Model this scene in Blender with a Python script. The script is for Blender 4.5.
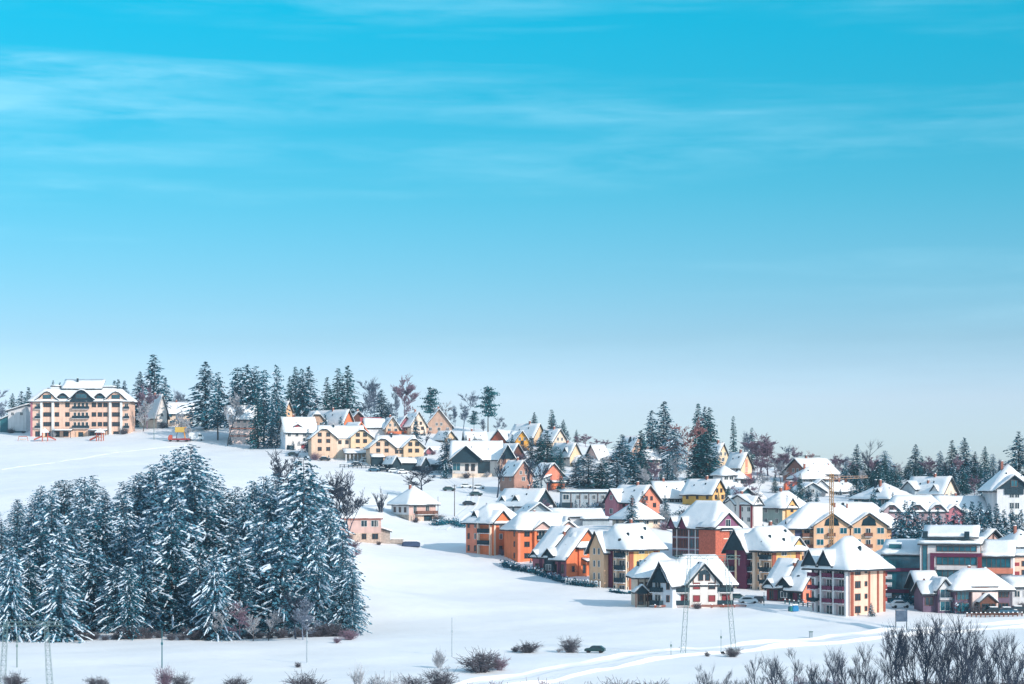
import bpy, bmesh, math, random
import numpy as np
from mathutils import Vector, Matrix
R = math.radians
for o in list(bpy.data.objects): bpy.data.objects.remove(o)
scn = bpy.context.scene
col = scn.collection
# ------------------------------------------------------------------ camera, sky, sun, exposure
F, HZ, CZ = 2080.0, 480.0, 30.0            # focal length in pixels, eye level row, eye height in metres
cam_d = bpy.data.cameras.new('camera'); cam = bpy.data.objects.new('camera', cam_d); col.objects.link(cam)
cam.location = (0, 0, CZ); cam.rotation_euler = (R(90), 0, 0)
cam_d.sensor_width = 36; cam_d.sensor_fit = 'HORIZONTAL'; cam_d.lens = F / 1024 * 36
cam_d.shift_y = (HZ - 342) / 1024; cam_d.clip_start = 1; cam_d.clip_end = 20000
scn.camera = cam
SUN_EL, SUN_AZ = 26.0, 132.0               # azimuth clockwise from +Y (the view direction)
SUN_POWER, SKY_POWER, EXPOSURE = 3.1, 0.15, 0.45
TOSUN = Vector((math.sin(R(SUN_AZ)) * math.cos(R(SUN_EL)), math.cos(R(SUN_AZ)) * math.cos(R(SUN_EL)), math.sin(R(SUN_EL))))
sd = bpy.data.lights.new('sun', 'SUN'); sd.energy = SUN_POWER; sd.angle = R(0.6); sd.color = (1.0, 0.90, 0.82)
so = bpy.data.objects.new('sun', sd); col.objects.link(so); so.rotation_euler = TOSUN.to_track_quat('Z', 'Y').to_euler()
HAZE = 0.00012
W = bpy.data.worlds.new('World'); scn.world = W; W.use_nodes = True
def build_world():
    nt = W.node_tree; nt.nodes.clear(); N = nt.nodes.new; Lk = nt.links.new
    out = N('ShaderNodeOutputWorld'); bg = N('ShaderNodeBackground'); bg.inputs[1].default_value = SKY_POWER
    sky = N('ShaderNodeTexSky'); sky.sky_type = 'NISHITA'; sky.sun_disc = False
    sky.sun_elevation = R(SUN_EL); sky.sun_rotation = R(SUN_AZ); sky.altitude = 900; sky.air_density = 1.0; sky.dust_density = 0.6
    tc = N('ShaderNodeTexCoord'); sep = N('ShaderNodeSeparateXYZ'); Lk(tc.outputs['Generated'], sep.inputs[0])
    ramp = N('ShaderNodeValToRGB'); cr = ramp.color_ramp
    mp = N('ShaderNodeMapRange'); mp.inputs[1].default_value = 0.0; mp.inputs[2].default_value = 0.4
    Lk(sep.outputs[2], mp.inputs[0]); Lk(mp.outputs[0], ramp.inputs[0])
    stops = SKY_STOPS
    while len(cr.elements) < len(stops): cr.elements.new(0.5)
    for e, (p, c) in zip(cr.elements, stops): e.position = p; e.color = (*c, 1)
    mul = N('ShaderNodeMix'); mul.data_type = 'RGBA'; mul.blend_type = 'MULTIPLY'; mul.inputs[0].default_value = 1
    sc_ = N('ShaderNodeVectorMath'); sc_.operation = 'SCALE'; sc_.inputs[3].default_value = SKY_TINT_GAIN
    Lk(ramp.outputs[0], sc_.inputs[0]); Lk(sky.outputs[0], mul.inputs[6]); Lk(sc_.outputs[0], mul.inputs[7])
    # thin veils of cirrus, long and flat
    vm = N('ShaderNodeVectorMath'); vm.operation = 'MULTIPLY'; vm.inputs[1].default_value = (2.4, 2.4, 38.0)
    Lk(tc.outputs['Generated'], vm.inputs[0])
    n1 = N('ShaderNodeTexNoise'); n1.inputs['Scale'].default_value = 1.0; n1.inputs['Detail'].default_value = 5; n1.inputs['Roughness'].default_value = 0.5
    n1.inputs['Distortion'].default_value = 0.12; Lk(vm.outputs[0], n1.inputs['Vector'])
    vm2 = N('ShaderNodeVectorMath'); vm2.operation = 'MULTIPLY'; vm2.inputs[1].default_value = (15.0, 15.0, 105.0)
    Lk(tc.outputs['Generated'], vm2.inputs[0])
    n2 = N('ShaderNodeTexNoise'); n2.inputs['Scale'].default_value = 1.0; n2.inputs['Detail'].default_value = 7; n2.inputs['Roughness'].default_value = 0.58
    n2.inputs['Distortion'].default_value = 0.25; Lk(vm2.outputs[0], n2.inputs['Vector'])
    a1 = N('ShaderNodeMapRange'); a1.inputs[1].default_value = 0.44; a1.inputs[2].default_value = 0.74; Lk(n1.outputs[0], a1.inputs[0])
    a2 = N('ShaderNodeMapRange'); a2.inputs[1].default_value = 0.34; a2.inputs[2].default_value = 0.68; Lk(n2.outputs[0], a2.inputs[0])
    m1 = N('ShaderNodeMath'); m1.operation = 'MULTIPLY'; Lk(a1.outputs[0], m1.inputs[0]); Lk(a2.outputs[0], m1.inputs[1])
    m2 = N('ShaderNodeMath'); m2.operation = 'MULTIPLY'; m2.inputs[1].default_value = CLOUD_AMT; fd = N('ShaderNodeMapRange'); fd.inputs[1].default_value = 0.03; fd.inputs[2].default_value = 0.17; fd.inputs[3].default_value = 0.25; Lk(sep.outputs[2], fd.inputs[0]); m3 = N('ShaderNodeMath'); m3.operation = 'MULTIPLY'; Lk(m1.outputs[0], m3.inputs[0]); Lk(fd.outputs[0], m3.inputs[1]); Lk(m3.outputs[0], m2.inputs[0])
    cl = N('ShaderNodeMix'); cl.data_type = 'RGBA'; Lk(m2.outputs[0], cl.inputs[0]); Lk(mul.outputs[2], cl.inputs[6])
    cl.inputs[7].default_value = CLOUD_COL
    Lk(cl.outputs[2], bg.inputs[0]); Lk(bg.outputs[0], out.inputs[0])
SKY_STOPS = [(0.0, (0.461187, 0.592176, 0.89188)), (0.045, (0.471105, 0.5864820000000001, 0.867556)), (0.0961, (0.4959, 0.5694, 0.8108)), (0.1679, (0.3414, 0.4862, 0.6368)), (0.2393, (0.2512, 0.5089, 0.6214)), (0.3452, (0.1356, 0.552, 0.6247)), (0.4607, (0.0472, 0.6064, 0.6626)), (0.5566, (0.01, 0.6908, 0.7295)), (0.75, (1.35, 1.4, 1.18)), (1.0, (1.35, 1.4, 1.18))]  # unseen upper sky brightened in the last two stops to fill shadows
CLOUD_AMT = 0.38
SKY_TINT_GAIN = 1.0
CLOUD_COL = (4.0, 6.2, 7.0, 1)
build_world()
vs = scn.view_settings; vs.view_transform = 'Standard'; vs.look = 'None'; vs.exposure = EXPOSURE; vs.gamma = 1; vs.use_curve_mapping = False
scn.cycles.max_bounces = 5; scn.cycles.transparent_max_bounces = 4; scn.cycles.use_denoising = True

# ------------------------------------------------------------------ materials
MATS = {}
def mat(name, c, rough=0.8, var=0.12, scale=0.6, bump=0.0, bscale=8.0, spec=0.3, metal=0.0, c2=None):
    if name in MATS: return MATS[name]
    m = bpy.data.materials.new(name); m.use_nodes = True; nt = m.node_tree; b = nt.nodes['Principled BSDF']
    b.inputs['Roughness'].default_value = rough; b.inputs['Metallic'].default_value = metal; b.inputs['Specular IOR Level'].default_value = spec
    tc = nt.nodes.new('ShaderNodeTexCoord')
    if var > 0:
        n = nt.nodes.new('ShaderNodeTexNoise'); n.inputs['Scale'].default_value = scale; n.inputs['Detail'].default_value = 4
        nt.links.new(tc.outputs['Object'], n.inputs['Vector'])
        mx = nt.nodes.new('ShaderNodeMix'); mx.data_type = 'RGBA'
        lo = c2 if c2 else tuple(x * (1 - var) for x in c); hi = c if c2 else tuple(min(1, x * (1 + var)) for x in c)
        mx.inputs[6].default_value = (*lo, 1); mx.inputs[7].default_value = (*hi, 1)
        mr = nt.nodes.new('ShaderNodeMapRange'); mr.inputs[1].default_value = 0.3; mr.inputs[2].default_value = 0.7
        nt.links.new(n.outputs[0], mr.inputs[0]); nt.links.new(mr.outputs[0], mx.inputs[0]); last = mx.outputs[2]
        if name.endswith('render') or name.endswith('base'):
            vm = nt.nodes.new('ShaderNodeVectorMath'); vm.operation = 'MULTIPLY'; vm.inputs[1].default_value = (1.3, 1.3, 0.16); nt.links.new(tc.outputs['Object'], vm.inputs[0])
            n3 = nt.nodes.new('ShaderNodeTexNoise'); n3.inputs['Scale'].default_value = 1.0; n3.inputs['Detail'].default_value = 6; nt.links.new(vm.outputs[0], n3.inputs['Vector'])
            r3 = nt.nodes.new('ShaderNodeMapRange'); r3.inputs[1].default_value = 0.42; r3.inputs[2].default_value = 0.72; r3.inputs[3].default_value = 1.0; r3.inputs[4].default_value = 0.84; nt.links.new(n3.outputs[0], r3.inputs[0])
            m3 = nt.nodes.new('ShaderNodeVectorMath'); m3.operation = 'SCALE'; nt.links.new(last, m3.inputs[0]); nt.links.new(r3.outputs[0], m3.inputs[3]); last = m3.outputs[0]
        nt.links.new(last, b.inputs['Base Color'])
    else: b.inputs['Base Color'].default_value = (*c, 1)
    if bump > 0:
        n2 = nt.nodes.new('ShaderNodeTexNoise'); n2.inputs['Scale'].default_value = bscale; n2.inputs['Detail'].default_value = 3
        nt.links.new(tc.outputs['Object'], n2.inputs['Vector'])
        bp = nt.nodes.new('ShaderNodeBump'); bp.inputs['Strength'].default_value = bump; bp.inputs['Distance'].default_value = 0.3
        nt.links.new(n2.outputs[0], bp.inputs['Height']); nt.links.new(bp.outputs[0], b.inputs['Normal'])
    MATS[name] = m; return m
SNOW = mat('snow', (0.88, 0.885, 0.895), 0.6, 0.03, 0.15, 0.35, 0.35)
RSNOW = mat('roof_snow', (0.885, 0.89, 0.90), 0.6, 0.03, 0.3, 0.3, 0.9)
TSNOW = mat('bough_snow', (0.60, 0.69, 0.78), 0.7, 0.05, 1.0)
PACK = mat('packed_snow', (0.77, 0.80, 0.84), 0.65, 0.06, 0.3, 0.35, 1.5)
DARK = mat('dark_timber', (0.012, 0.036, 0.052), 0.7, 0.3, 2.0)
FASC = mat('eave_board', (0.03, 0.04, 0.05), 0.7, 0.2, 2.0)
BROWNW = mat('brown_timber', (0.13, 0.055, 0.04), 0.7, 0.2, 2.0)
PURP = mat('plum_paint', (0.12, 0.022, 0.06), 0.6, 0.12)
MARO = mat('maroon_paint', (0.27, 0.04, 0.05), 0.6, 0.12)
REDB = mat('red_brown_render', (0.33, 0.095, 0.06), 0.8, 0.12)
BRICK = mat('brick', (0.46, 0.12, 0.075), 0.85, 0.25, 3.0)
WHITE = mat('white_render', (0.74, 0.68, 0.64), 0.85, 0.05)
OFFW = mat('offwhite_render', (0.66, 0.65, 0.66), 0.85, 0.06)
PEACH = mat('peach_render', (0.79, 0.52, 0.40), 0.85, 0.06)
BEIGE = mat('beige_render', (0.74, 0.52, 0.38), 0.85, 0.07)
CREAM = mat('cream_render', (0.80, 0.63, 0.50), 0.85, 0.06)
SAND = mat('sand_render', (0.79, 0.49, 0.31), 0.85, 0.07)
YEL = mat('yellow_render', (0.80, 0.47, 0.19), 0.85, 0.08)
PYEL = mat('pale_yellow_render', (0.80, 0.58, 0.38), 0.85, 0.07)
ORAN = mat('orange_render', (0.74, 0.20, 0.085), 0.85, 0.10)
SALM = mat('salmon_render', (0.76, 0.26, 0.17), 0.85, 0.08)
PINK = mat('pink_render', (0.66, 0.44, 0.39), 0.85, 0.08)
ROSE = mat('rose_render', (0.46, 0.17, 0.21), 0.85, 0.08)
GREY = mat('grey_render', (0.36, 0.42, 0.46), 0.85, 0.08)
GREEN = mat('greygreen_render', (0.30, 0.38, 0.36), 0.85, 0.08)
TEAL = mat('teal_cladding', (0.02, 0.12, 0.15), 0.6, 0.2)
STONE = mat('stone_base', (0.40, 0.34, 0.30), 0.9, 0.25, 2.0)
GLASS = mat('window_glass', (0.012, 0.035, 0.05), 0.12, 0.3, 0.8, spec=0.6)
GLASS2 = mat('teal_glass', (0.012, 0.11, 0.15), 0.1, 0.5, 0.5, spec=0.7)
FRW = mat('white_frame', (0.7, 0.68, 0.66), 0.6, 0.05)
FRB = mat('brown_frame', (0.16, 0.07, 0.05), 0.6, 0.1)
BRICKC = mat('chimney_brick', (0.30, 0.12, 0.09), 0.85, 0.2, 3.0)
STEEL = mat('galvanised_steel', (0.18, 0.26, 0.25), 0.5, 0.1, metal=0.3)
WOODP = mat('pole_wood', (0.10, 0.085, 0.08), 0.8, 0.2)
BARK = mat('bark', (0.075, 0.06, 0.06), 0.9, 0.3, 3.0)
NEED = mat('needles', (0.008, 0.10, 0.145), 0.8, 0.5, 0.35)
NEEDF = mat('frosted_needles', (0.055, 0.175, 0.245), 0.8, 0.45, 0.35)
NEEDG = mat('green_needles', (0.006, 0.095, 0.115), 0.8, 0.5, 0.35)
TWD = mat('dark_twigs', (0.034, 0.046, 0.072), 0.9, 0.3, 1.0)
TWB = mat('bush_twigs', (0.10, 0.095, 0.115), 0.9, 0.3, 1.0)
TWG = mat('grey_twigs', (0.17, 0.21, 0.28), 0.9, 0.2, 1.0)
TWP = mat('purple_twigs', (0.22, 0.15, 0.20), 0.9, 0.25, 1.0)
TWR = mat('pink_twigs', (0.40, 0.19, 0.18), 0.9, 0.2, 1.0)
TWF = mat('frosted_twigs', (0.36, 0.37, 0.40), 0.9, 0.2, 1.0)
REDP = mat('red_plastic', (0.45, 0.09, 0.06), 0.5, 0.1)
CRANEY = mat('crane_orange', (0.62, 0.27, 0.06), 0.5, 0.12)
RUBB = mat('rubber', (0.02, 0.02, 0.025), 0.8, 0.1)

# ------------------------------------------------------------------ mesh helpers
class MB:
    def __init__(s): s.v = []; s.f = []; s.m = []
    def poly(s, pts, mi=0):
        n = len(s.v); s.v += [tuple(p) for p in pts]; s.f.append(tuple(range(n, n + len(pts)))); s.m.append(mi)
    def box(s, x0, y0, z0, x1, y1, z1, mi=0):
        n = len(s.v)
        s.v += [(x0, y0, z0), (x1, y0, z0), (x1, y1, z0), (x0, y1, z0), (x0, y0, z1), (x1, y0, z1), (x1, y1, z1), (x0, y1, z1)]
        for q in ((0, 3, 2, 1), (4, 5, 6, 7), (0, 1, 5, 4), (1, 2, 6, 5), (2, 3, 7, 6), (3, 0, 4, 7)):
            s.f.append(tuple(n + i for i in q)); s.m.append(mi)
    def prism(s, prof, d, mi=0):           # prof: closed loop of 3D points, d: extrusion vector
        n = len(s.v); k = len(prof); d = Vector(d)
        s.v += [tuple(p) for p in prof] + [tuple(Vector(p) + d) for p in prof]
        s.f.append(tuple(range(n, n + k))); s.m.append(mi); s.f.append(tuple(range(n + 2 * k - 1, n + k - 1, -1))); s.m.append(mi)
        for i in range(k):
            j = (i + 1) % k; s.f.append((n + j, n + i, n + k + i, n + k + j)); s.m.append(mi)
    def tube(s, a, b, r0, r1=None, seg=6, mi=0, cap=True):
        a = Vector(a); b = Vector(b); r1 = r0 if r1 is None else r1
        d = (b - a).normalized(); x = d.orthogonal().normalized(); y = d.cross(x); n = len(s.v)
        for p, r in ((a, r0), (b, r1)):
            for i in range(seg):
                t = 2 * math.pi * i / seg; s.v.append(tuple(p + x * (r * math.cos(t)) + y * (r * math.sin(t))))
        for i in range(seg):
            j = (i + 1) % seg; s.f.append((n + i, n + j, n + seg + j, n + seg + i)); s.m.append(mi)
        if cap:
            s.f.append(tuple(range(n + seg - 1, n - 1, -1))); s.m.append(mi); s.f.append(tuple(range(n + seg, n + 2 * seg))); s.m.append(mi)
    def mesh(s, name, mats, fix=True, bevel=0):
        me = bpy.data.meshes.new(name); me.from_pydata(s.v, [], s.f)
        for m in (mats if isinstance(mats, (list, tuple)) else [mats]): me.materials.append(m)
        if any(s.m): me.polygons.foreach_set('material_index', s.m)
        if fix:
            bm = bmesh.new(); bm.from_mesh(me)
            if bevel:
                bmesh.ops.remove_doubles(bm, verts=bm.verts, dist=0.001)
                bmesh.ops.recalc_face_normals(bm, faces=bm.faces)
                es = [e for e in bm.edges if len(e.link_faces) == 2 and e.calc_face_angle() > 0.7]
                try: bmesh.ops.bevel(bm, geom=es, offset=bevel, segments=2, affect='EDGES', clamp_overlap=True)
                except Exception: pass
            bmesh.ops.recalc_face_normals(bm, faces=bm.faces); bm.to_mesh(me); bm.free()
        me.update(); return me
def link(name, me, parent=None, loc=None, rot=None):
    o = bpy.data.objects.new(name, me); col.objects.link(o)
    if parent: o.parent = parent
    if loc is not None: o.location = loc
    if rot is not None: o.rotation_euler = rot
    return o
def tag(o, label, cat, group=None, kind=None):
    if label: o['label'] = label
    if cat: o['category'] = cat
    if group: o['group'] = group
    if kind: o['kind'] = kind
    return o
def thing(name, label, cat, loc=(0, 0, 0), rz=0, group=None, s=1.0):
    o = bpy.data.objects.new(name, None); col.objects.link(o); o.location = loc; o.rotation_euler = (0, 0, rz); o.scale = (s, s, s)
    o.empty_display_size = 0.5
    return tag(o, label, cat, group)
def P(u, v, Y): return Vector(((u - 512) * Y / F, Y, CZ + (HZ - v) * Y / F))

# ------------------------------------------------------------------ terrain
CP = []
for Y in (150, 200, 250, 300, 350, 390):
    for X in (-260, -170, -90, -30, 30, 90, 170, 260): CP.append((X, Y, CZ - 26.5))
for X in (-300, -150, 0, 150, 300): CP += [(X, 60, CZ - 13), (X, -40, CZ - 3), (X, -150, CZ + 10)]
def cp(u, v, Y): p = P(u, v, Y); CP.append((p.x, p.y, p.z))
for a in [(848, 616, 400), (629, 591, 457), (769, 592, 462), (690, 606, 416), (600, 600, 440), (715, 565, 500), (493, 556, 515), (440, 575, 480), (380, 590, 455),
          (540, 562, 505), (566, 574, 482), (840, 571, 530), (965, 604, 420), (990, 614, 404), (1060, 612, 405), (640, 528, 540), (637, 520, 580), (712, 507, 600),
          (740, 525, 560), (782, 524, 570), (915, 530, 520), (1010, 527, 545), (1060, 530, 545), (940, 503, 590), (880, 510, 590), (800, 491, 660), (742, 482, 670),
          (735, 496, 640), (530, 494, 640), (590, 506, 610), (412, 521, 580), (360, 542, 530), (480, 477, 690), (470, 505, 620), (340, 458, 730), (395, 465, 715),
          (440, 470, 705), (300, 449, 760), (240, 444, 790), (205, 443, 790), (80, 437, 832), (10, 437, 832), (-60, 437, 832), (150, 432, 830), (350, 435, 790), (400, 436, 790),
          (440, 436, 790), (500, 446, 750), (540, 448, 750), (560, 455, 720), (575, 473, 680), (610, 468, 700), (655, 472, 690), (650, 490, 640), (700, 485, 660),
          (830, 492, 640), (1000, 490, 640), (1080, 490, 640), (920, 487, 660),
          (60, 478, 620), (200, 470, 640), (300, 490, 600), (0, 482, 620), (-100, 482, 620), (330, 500, 590), (100, 560, 440), (200, 560, 440), (300, 572, 430), (0, 570, 430), (-100, 570, 430),
          (100, 520, 510), (-80, 520, 510), (250, 520, 520), (330, 545, 500)]: cp(*a)
for u, v, Y in [(-150, 425, 900), (0, 424, 900), (100, 423, 900), (200, 425, 890), (300, 424, 880), (400, 425, 870), (500, 432, 850), (560, 440, 820), (620, 452, 780), (700, 461, 760), (780, 468, 740), (860, 474, 730), (940, 477, 730), (1020, 478, 730), (1150, 478, 730)]:
    cp(u, v, Y); q = P(u, v, Y); CP.append((q.x * 1.1, Y + 120, q.z - 8)); CP.append((q.x * 1.3, Y + 320, q.z - 22))
CPA = np.array(CP)
def _phi(r2): return 0.5 * r2 * np.log(r2 + 1e-9)
_c = CPA[:, :2] / 100.0
def _fit():
    n = len(_c); d2 = ((_c[:, None, :] - _c[None, :, :]) ** 2).sum(-1)
    K = _phi(d2) + np.eye(n) * 0.006; Pm = np.hstack([np.ones((n, 1)), _c]); A = np.zeros((n + 3, n + 3))
    A[:n, :n] = K; A[:n, n:] = Pm; A[n:, :n] = Pm.T
    return np.linalg.solve(A, np.concatenate([CPA[:, 2], np.zeros(3)]))
_w = _fit()
def gzv(X, Y):
    X = np.asarray(X, float); Y = np.asarray(Y, float); sh = X.shape
    Yc = np.clip(Y, -100, 1150); Xc = np.clip(X, -420, 420)
    q = np.stack([Xc.ravel(), Yc.ravel()], 1) / 100.0; out = np.empty(len(q))
    for i in range(0, len(q), 4000):
        b = q[i:i + 4000]; d2 = ((b[:, None, :] - _c[None, :, :]) ** 2).sum(-1)
        out[i:i + 4000] = _phi(d2) @ _w[:-3] + _w[-3] + b @ _w[-2:]
    out = out.reshape(sh)
    out = out + 0.22 * np.sin(X * 0.21 + 1.3 * np.sin(Y * 0.07)) * np.sin(Y * 0.13 + X * 0.05) + 0.09 * np.sin(X * 0.55 + 2) * np.sin(Y * 0.41 + X * 0.2) + 0.3 * np.sin(X * 0.06 + 0.4 * np.sin(Y * 0.05)) * np.sin(Y * 0.085 + 1)
    far = np.clip((np.maximum(np.abs(X) - 420, Y - 1150)) / 900, 0, 1)
    return out * (1 - far) + (CZ - 45) * far
def gz(X, Y): return float(gzv(np.array([X]), np.array([Y]))[0])
_Ys = np.arange(180, 1000, 1.0)
def ground(u, v):                          # the point of the snow that pixel (u, v) of the photograph looks at
    X = (u - 512) * _Ys / F; z = gzv(X, _Ys); zr = CZ + (HZ - v) * _Ys / F
    i = np.argmax(z >= zr)
    return Vector((X[i], _Ys[i], z[i]))
def base_at(u, Y): X = (u - 512) * Y / F; return Vector((X, Y, gz(X, Y)))
def build_ground():
    def ax(a, b, st, far, n): return np.concatenate([-np.geomspace(-(a - 1), far, n)[::-1] if a < 0 else [], np.arange(a, b, st), np.geomspace(b, far, n)])
    xs = ax(-300, 300, 3.0, 900, 8)
    ys = np.concatenate([-np.geomspace(60, 300, 5)[::-1], np.arange(-40, 200, 10.0), np.arange(200, 900, 3.0), np.geomspace(900, 1800, 24)])
    XX, YY = np.meshgrid(xs, ys); ZZ = gzv(XX, YY); nx, ny = len(xs), len(ys)
    me = bpy.data.meshes.new('snow_ground')
    v = np.stack([XX.ravel(), YY.ravel(), ZZ.ravel()], 1)
    idx = np.arange(nx * ny).reshape(ny, nx)
    f = np.stack([idx[:-1, :-1].ravel(), idx[:-1, 1:].ravel(), idx[1:, 1:].ravel(), idx[1:, :-1].ravel()], 1)
    me.from_pydata(v.tolist(), [], f.tolist()); me.materials.append(SNOW); me.polygons.foreach_set('use_smooth', [True] * len(me.polygons)); me.update()
    tag(link('ground', me), 'snow covered meadow and hillside', None, kind='structure')
build_ground()
def build_haze():
    mb = MB(); mb.box(-920, -320, -18.0, 920, 1820, CZ + 62); m = bpy.data.materials.new('haze_air'); m.use_nodes = True; nt = m.node_tree
    nt.nodes.remove(nt.nodes['Principled BSDF']); v = nt.nodes.new('ShaderNodeVolumePrincipled'); v.inputs['Density'].default_value = HAZE; v.inputs['Color'].default_value = (0.62, 0.84, 1.0, 1); v.inputs['Anisotropy'].default_value = 0.2
    nt.links.new(v.outputs[0], nt.nodes['Material Output'].inputs['Volume']); tag(link('haze', mb.mesh('haze', m)), 'thin blue winter haze over the valley', None, kind='stuff')
build_haze()
def strip(name, pix, w, m, label, kind='structure', lift=0.10, bank=0.0):
    pts = [ground(u, v) if len(t) == 0 else None for u, v, *t in pix]; dense = []
    for a, b in zip(pts, pts[1:]):
        n = max(2, int((b - a).length / 2)); dense += [a.lerp(b, i / n) for i in range(n)]
    dense.append(pts[-1]); mb = MB(); rows = []
    for i, p in enumerate(dense):
        d = (dense[min(i + 2, len(dense) - 1)] - dense[max(i - 2, 0)]); d.z = 0; d.normalize(); nrm = Vector((-d.y, d.x, 0))
        row = []
        for t, dz in ((-0.72, -0.3), (-0.58, 0.30), (-0.45, 0), (-0.25, -0.05), (-0.12, 0), (0.12, 0), (0.25, -0.05), (0.45, 0), (0.58, 0.30), (0.72, -0.3)):
            q = p + nrm * (w * t * (1 + 0.06 * math.sin(i * 0.7 + t * 9))); bk = dz * (bank * (0.75 + 0.5 * math.sin(i * 0.53 + t * 5) * math.sin(i * 0.19)) if dz > 0.1 else 1)
            row.append((q.x, q.y, gz(q.x, q.y) + lift + bk))
        rows.append(row)
    for a, b in zip(rows, rows[1:]):
        for j in range(9): mb.poly([a[j], a[j + 1], b[j + 1], b[j]], 0 if j in (3, 5) else 1)
    me = mb.mesh(name, [m, SNOW]); me.polygons.foreach_set('use_smooth', [True] * len(me.polygons)); o = link(name, me); tag(o, label, None, kind=kind); return o
strip('road', [(700, 651), (760, 646), (840, 639.5), (900, 634), (960, 629), (1040, 624)], 7, PACK, 'packed snow road running below the apartment buildings', bank=1.6)
strip('path', [(430, 694), (500, 684), (560, 673), (640, 658), (700, 651)], 6, PACK, 'ploughed snow lane crossing the meadow', bank=1.2)
strip('path', [(740, 603), (790, 613), (850, 623), (905, 632)], 4.5, PACK, 'snowy drive in front of the peach apartment tower', bank=1.2)
strip('snow_track', [(0, 470), (60, 462), (120, 452), (190, 446)], 1.2, PACK, 'track over the hilltop field below the hotel', lift=.05)
strip('path', [(345, 470), (400, 474), (450, 480), (475, 494), (470, 507), (440, 530)], 3.2, PACK, 'village lane past the parked cars', lift=.08)
# ------------------------------------------------------------------ building kit
from mathutils import noise
def soften(me, amp=0.11, cell=1.3):
    """wind-blown unevenness of a snow layer: cut long edges, then shift the points a little"""
    bm = bmesh.new(); bm.from_mesh(me)
    for k in range(4):
        es = [e for e in bm.edges if e.calc_length() > cell * 1.5]
        if not es or len(bm.faces) > 1800: break
        bmesh.ops.subdivide_edges(bm, edges=es, cuts=1, use_grid_fill=True)
    for v in bm.verts:
        q = v.co * 0.55; n = noise.noise_vector(q + Vector((len(bm.verts), 3.1, 0))); n2 = noise.noise(v.co * 0.23 + Vector((0, len(bm.verts), 0)))
        v.co += Vector((n.x * .16, n.y * .16, n.z * amp + n2 * amp * 1.3))
    for f in bm.faces: f.smooth = True
    bm.to_mesh(me); bm.free(); me.update(); return me
def slab_mesh(polys, t, m, name, bevel=0.0):
    mb = MB(); vid = {}; faces = []
    def vi(p):
        k = tuple(round(c, 3) for c in p)
        if k not in vid: vid[k] = len(mb.v); mb.v.append(k)
        return vid[k]
    for p in polys:
        n = (Vector(p[1]) - Vector(p[0])).cross(Vector(p[2]) - Vector(p[0]))
        faces.append([vi(q) for q in (p if n.z > 0 else p[::-1])])
    n = len(mb.v); mb.v += [(x, y, z - t) for x, y, z in mb.v]
    ed = {(f[i], f[(i + 1) % len(f)]) for f in faces for i in range(len(f))}
    for f in faces:
        mb.f.append(tuple(f)); mb.m.append(0); mb.f.append(tuple(n + i for i in reversed(f))); mb.m.append(0)
    for a, b in ed:
        if (b, a) not in ed: mb.f.append((b, a, n + a, n + b)); mb.m.append(0)
    return mb.mesh(name, m, bevel=bevel)
def roof_polys(ty, x0, x1, y0, y1, h, rise, o, og, clip=0.0, hipk=1.0):
    if ty in ('gx', 'hipx', 'shl', 'shr'):  # built as along-y with x,y swapped
        sw = {'gx': 'gy', 'hipx': 'hipy', 'shl': 'shf', 'shr': 'shb'}[ty]
        return [[(p[1], p[0], p[2]) for p in q] for q in roof_polys(sw, y0, y1, x0, x1, h, rise, o, og, clip, hipk)]
    if ty == 'flat':
        return [[(x0 - o, y0 - o, h), (x1 + o, y0 - o, h), (x1 + o, y1 + o, h), (x0 - o, y1 + o, h)]]
    if ty in ('shf', 'shb'):               # one slope: low at the front / low at the back
        s = rise / (y1 - y0); zl, zh = h - s * o, h + rise + s * o
        a, b = (zl, zh) if ty == 'shf' else (zh, zl)
        return [[(x0 - og, y0 - o, a), (x1 + og, y0 - o, a), (x1 + og, y1 + o, b), (x0 - og, y1 + o, b)]]
    xm = (x0 + x1) / 2; s = rise / (xm - x0); a, b = x0 - o, x1 + o; ze = h - s * o; zr = h + rise
    if ty == 'hipy':
        ya, yb = y0 - o, y1 + o; k = min((xm - a) * hipk, (yb - ya) / 2 - 0.01)
        return [[(a, ya, ze), (xm, ya + k, zr), (xm, yb - k, zr), (a, yb, ze)], [(b, ya, ze), (b, yb, ze), (xm, yb - k, zr), (xm, ya + k, zr)],
                [(a, ya, ze), (b, ya, ze), (xm, ya + k, zr)], [(a, yb, ze), (xm, yb - k, zr), (b, yb, ze)]]
    ya, yb = y0 - og, y1 + og
    if clip:
        cx = (xm - x0) * clip; zc = zr - rise * clip; k = cx * 0.9
        return [[(a, ya, ze), (xm - cx, ya, zc), (xm, ya + k, zr), (xm, yb - k, zr), (xm - cx, yb, zc), (a, yb, ze)],
                [(b, ya, ze), (b, yb, ze), (xm + cx, yb, zc), (xm, yb - k, zr), (xm, ya + k, zr), (xm + cx, ya, zc)],
                [(xm - cx, ya, zc), (xm + cx, ya, zc), (xm, ya + k, zr)], [(xm - cx, yb, zc), (xm, yb - k, zr), (xm + cx, yb, zc)]]
    return [[(a, ya, ze), (xm, ya, zr), (xm, yb, zr), (a, yb, ze)], [(b, ya, ze), (b, yb, ze), (xm, yb, zr), (xm, ya, zr)]]
WCACHE = {}
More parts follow.
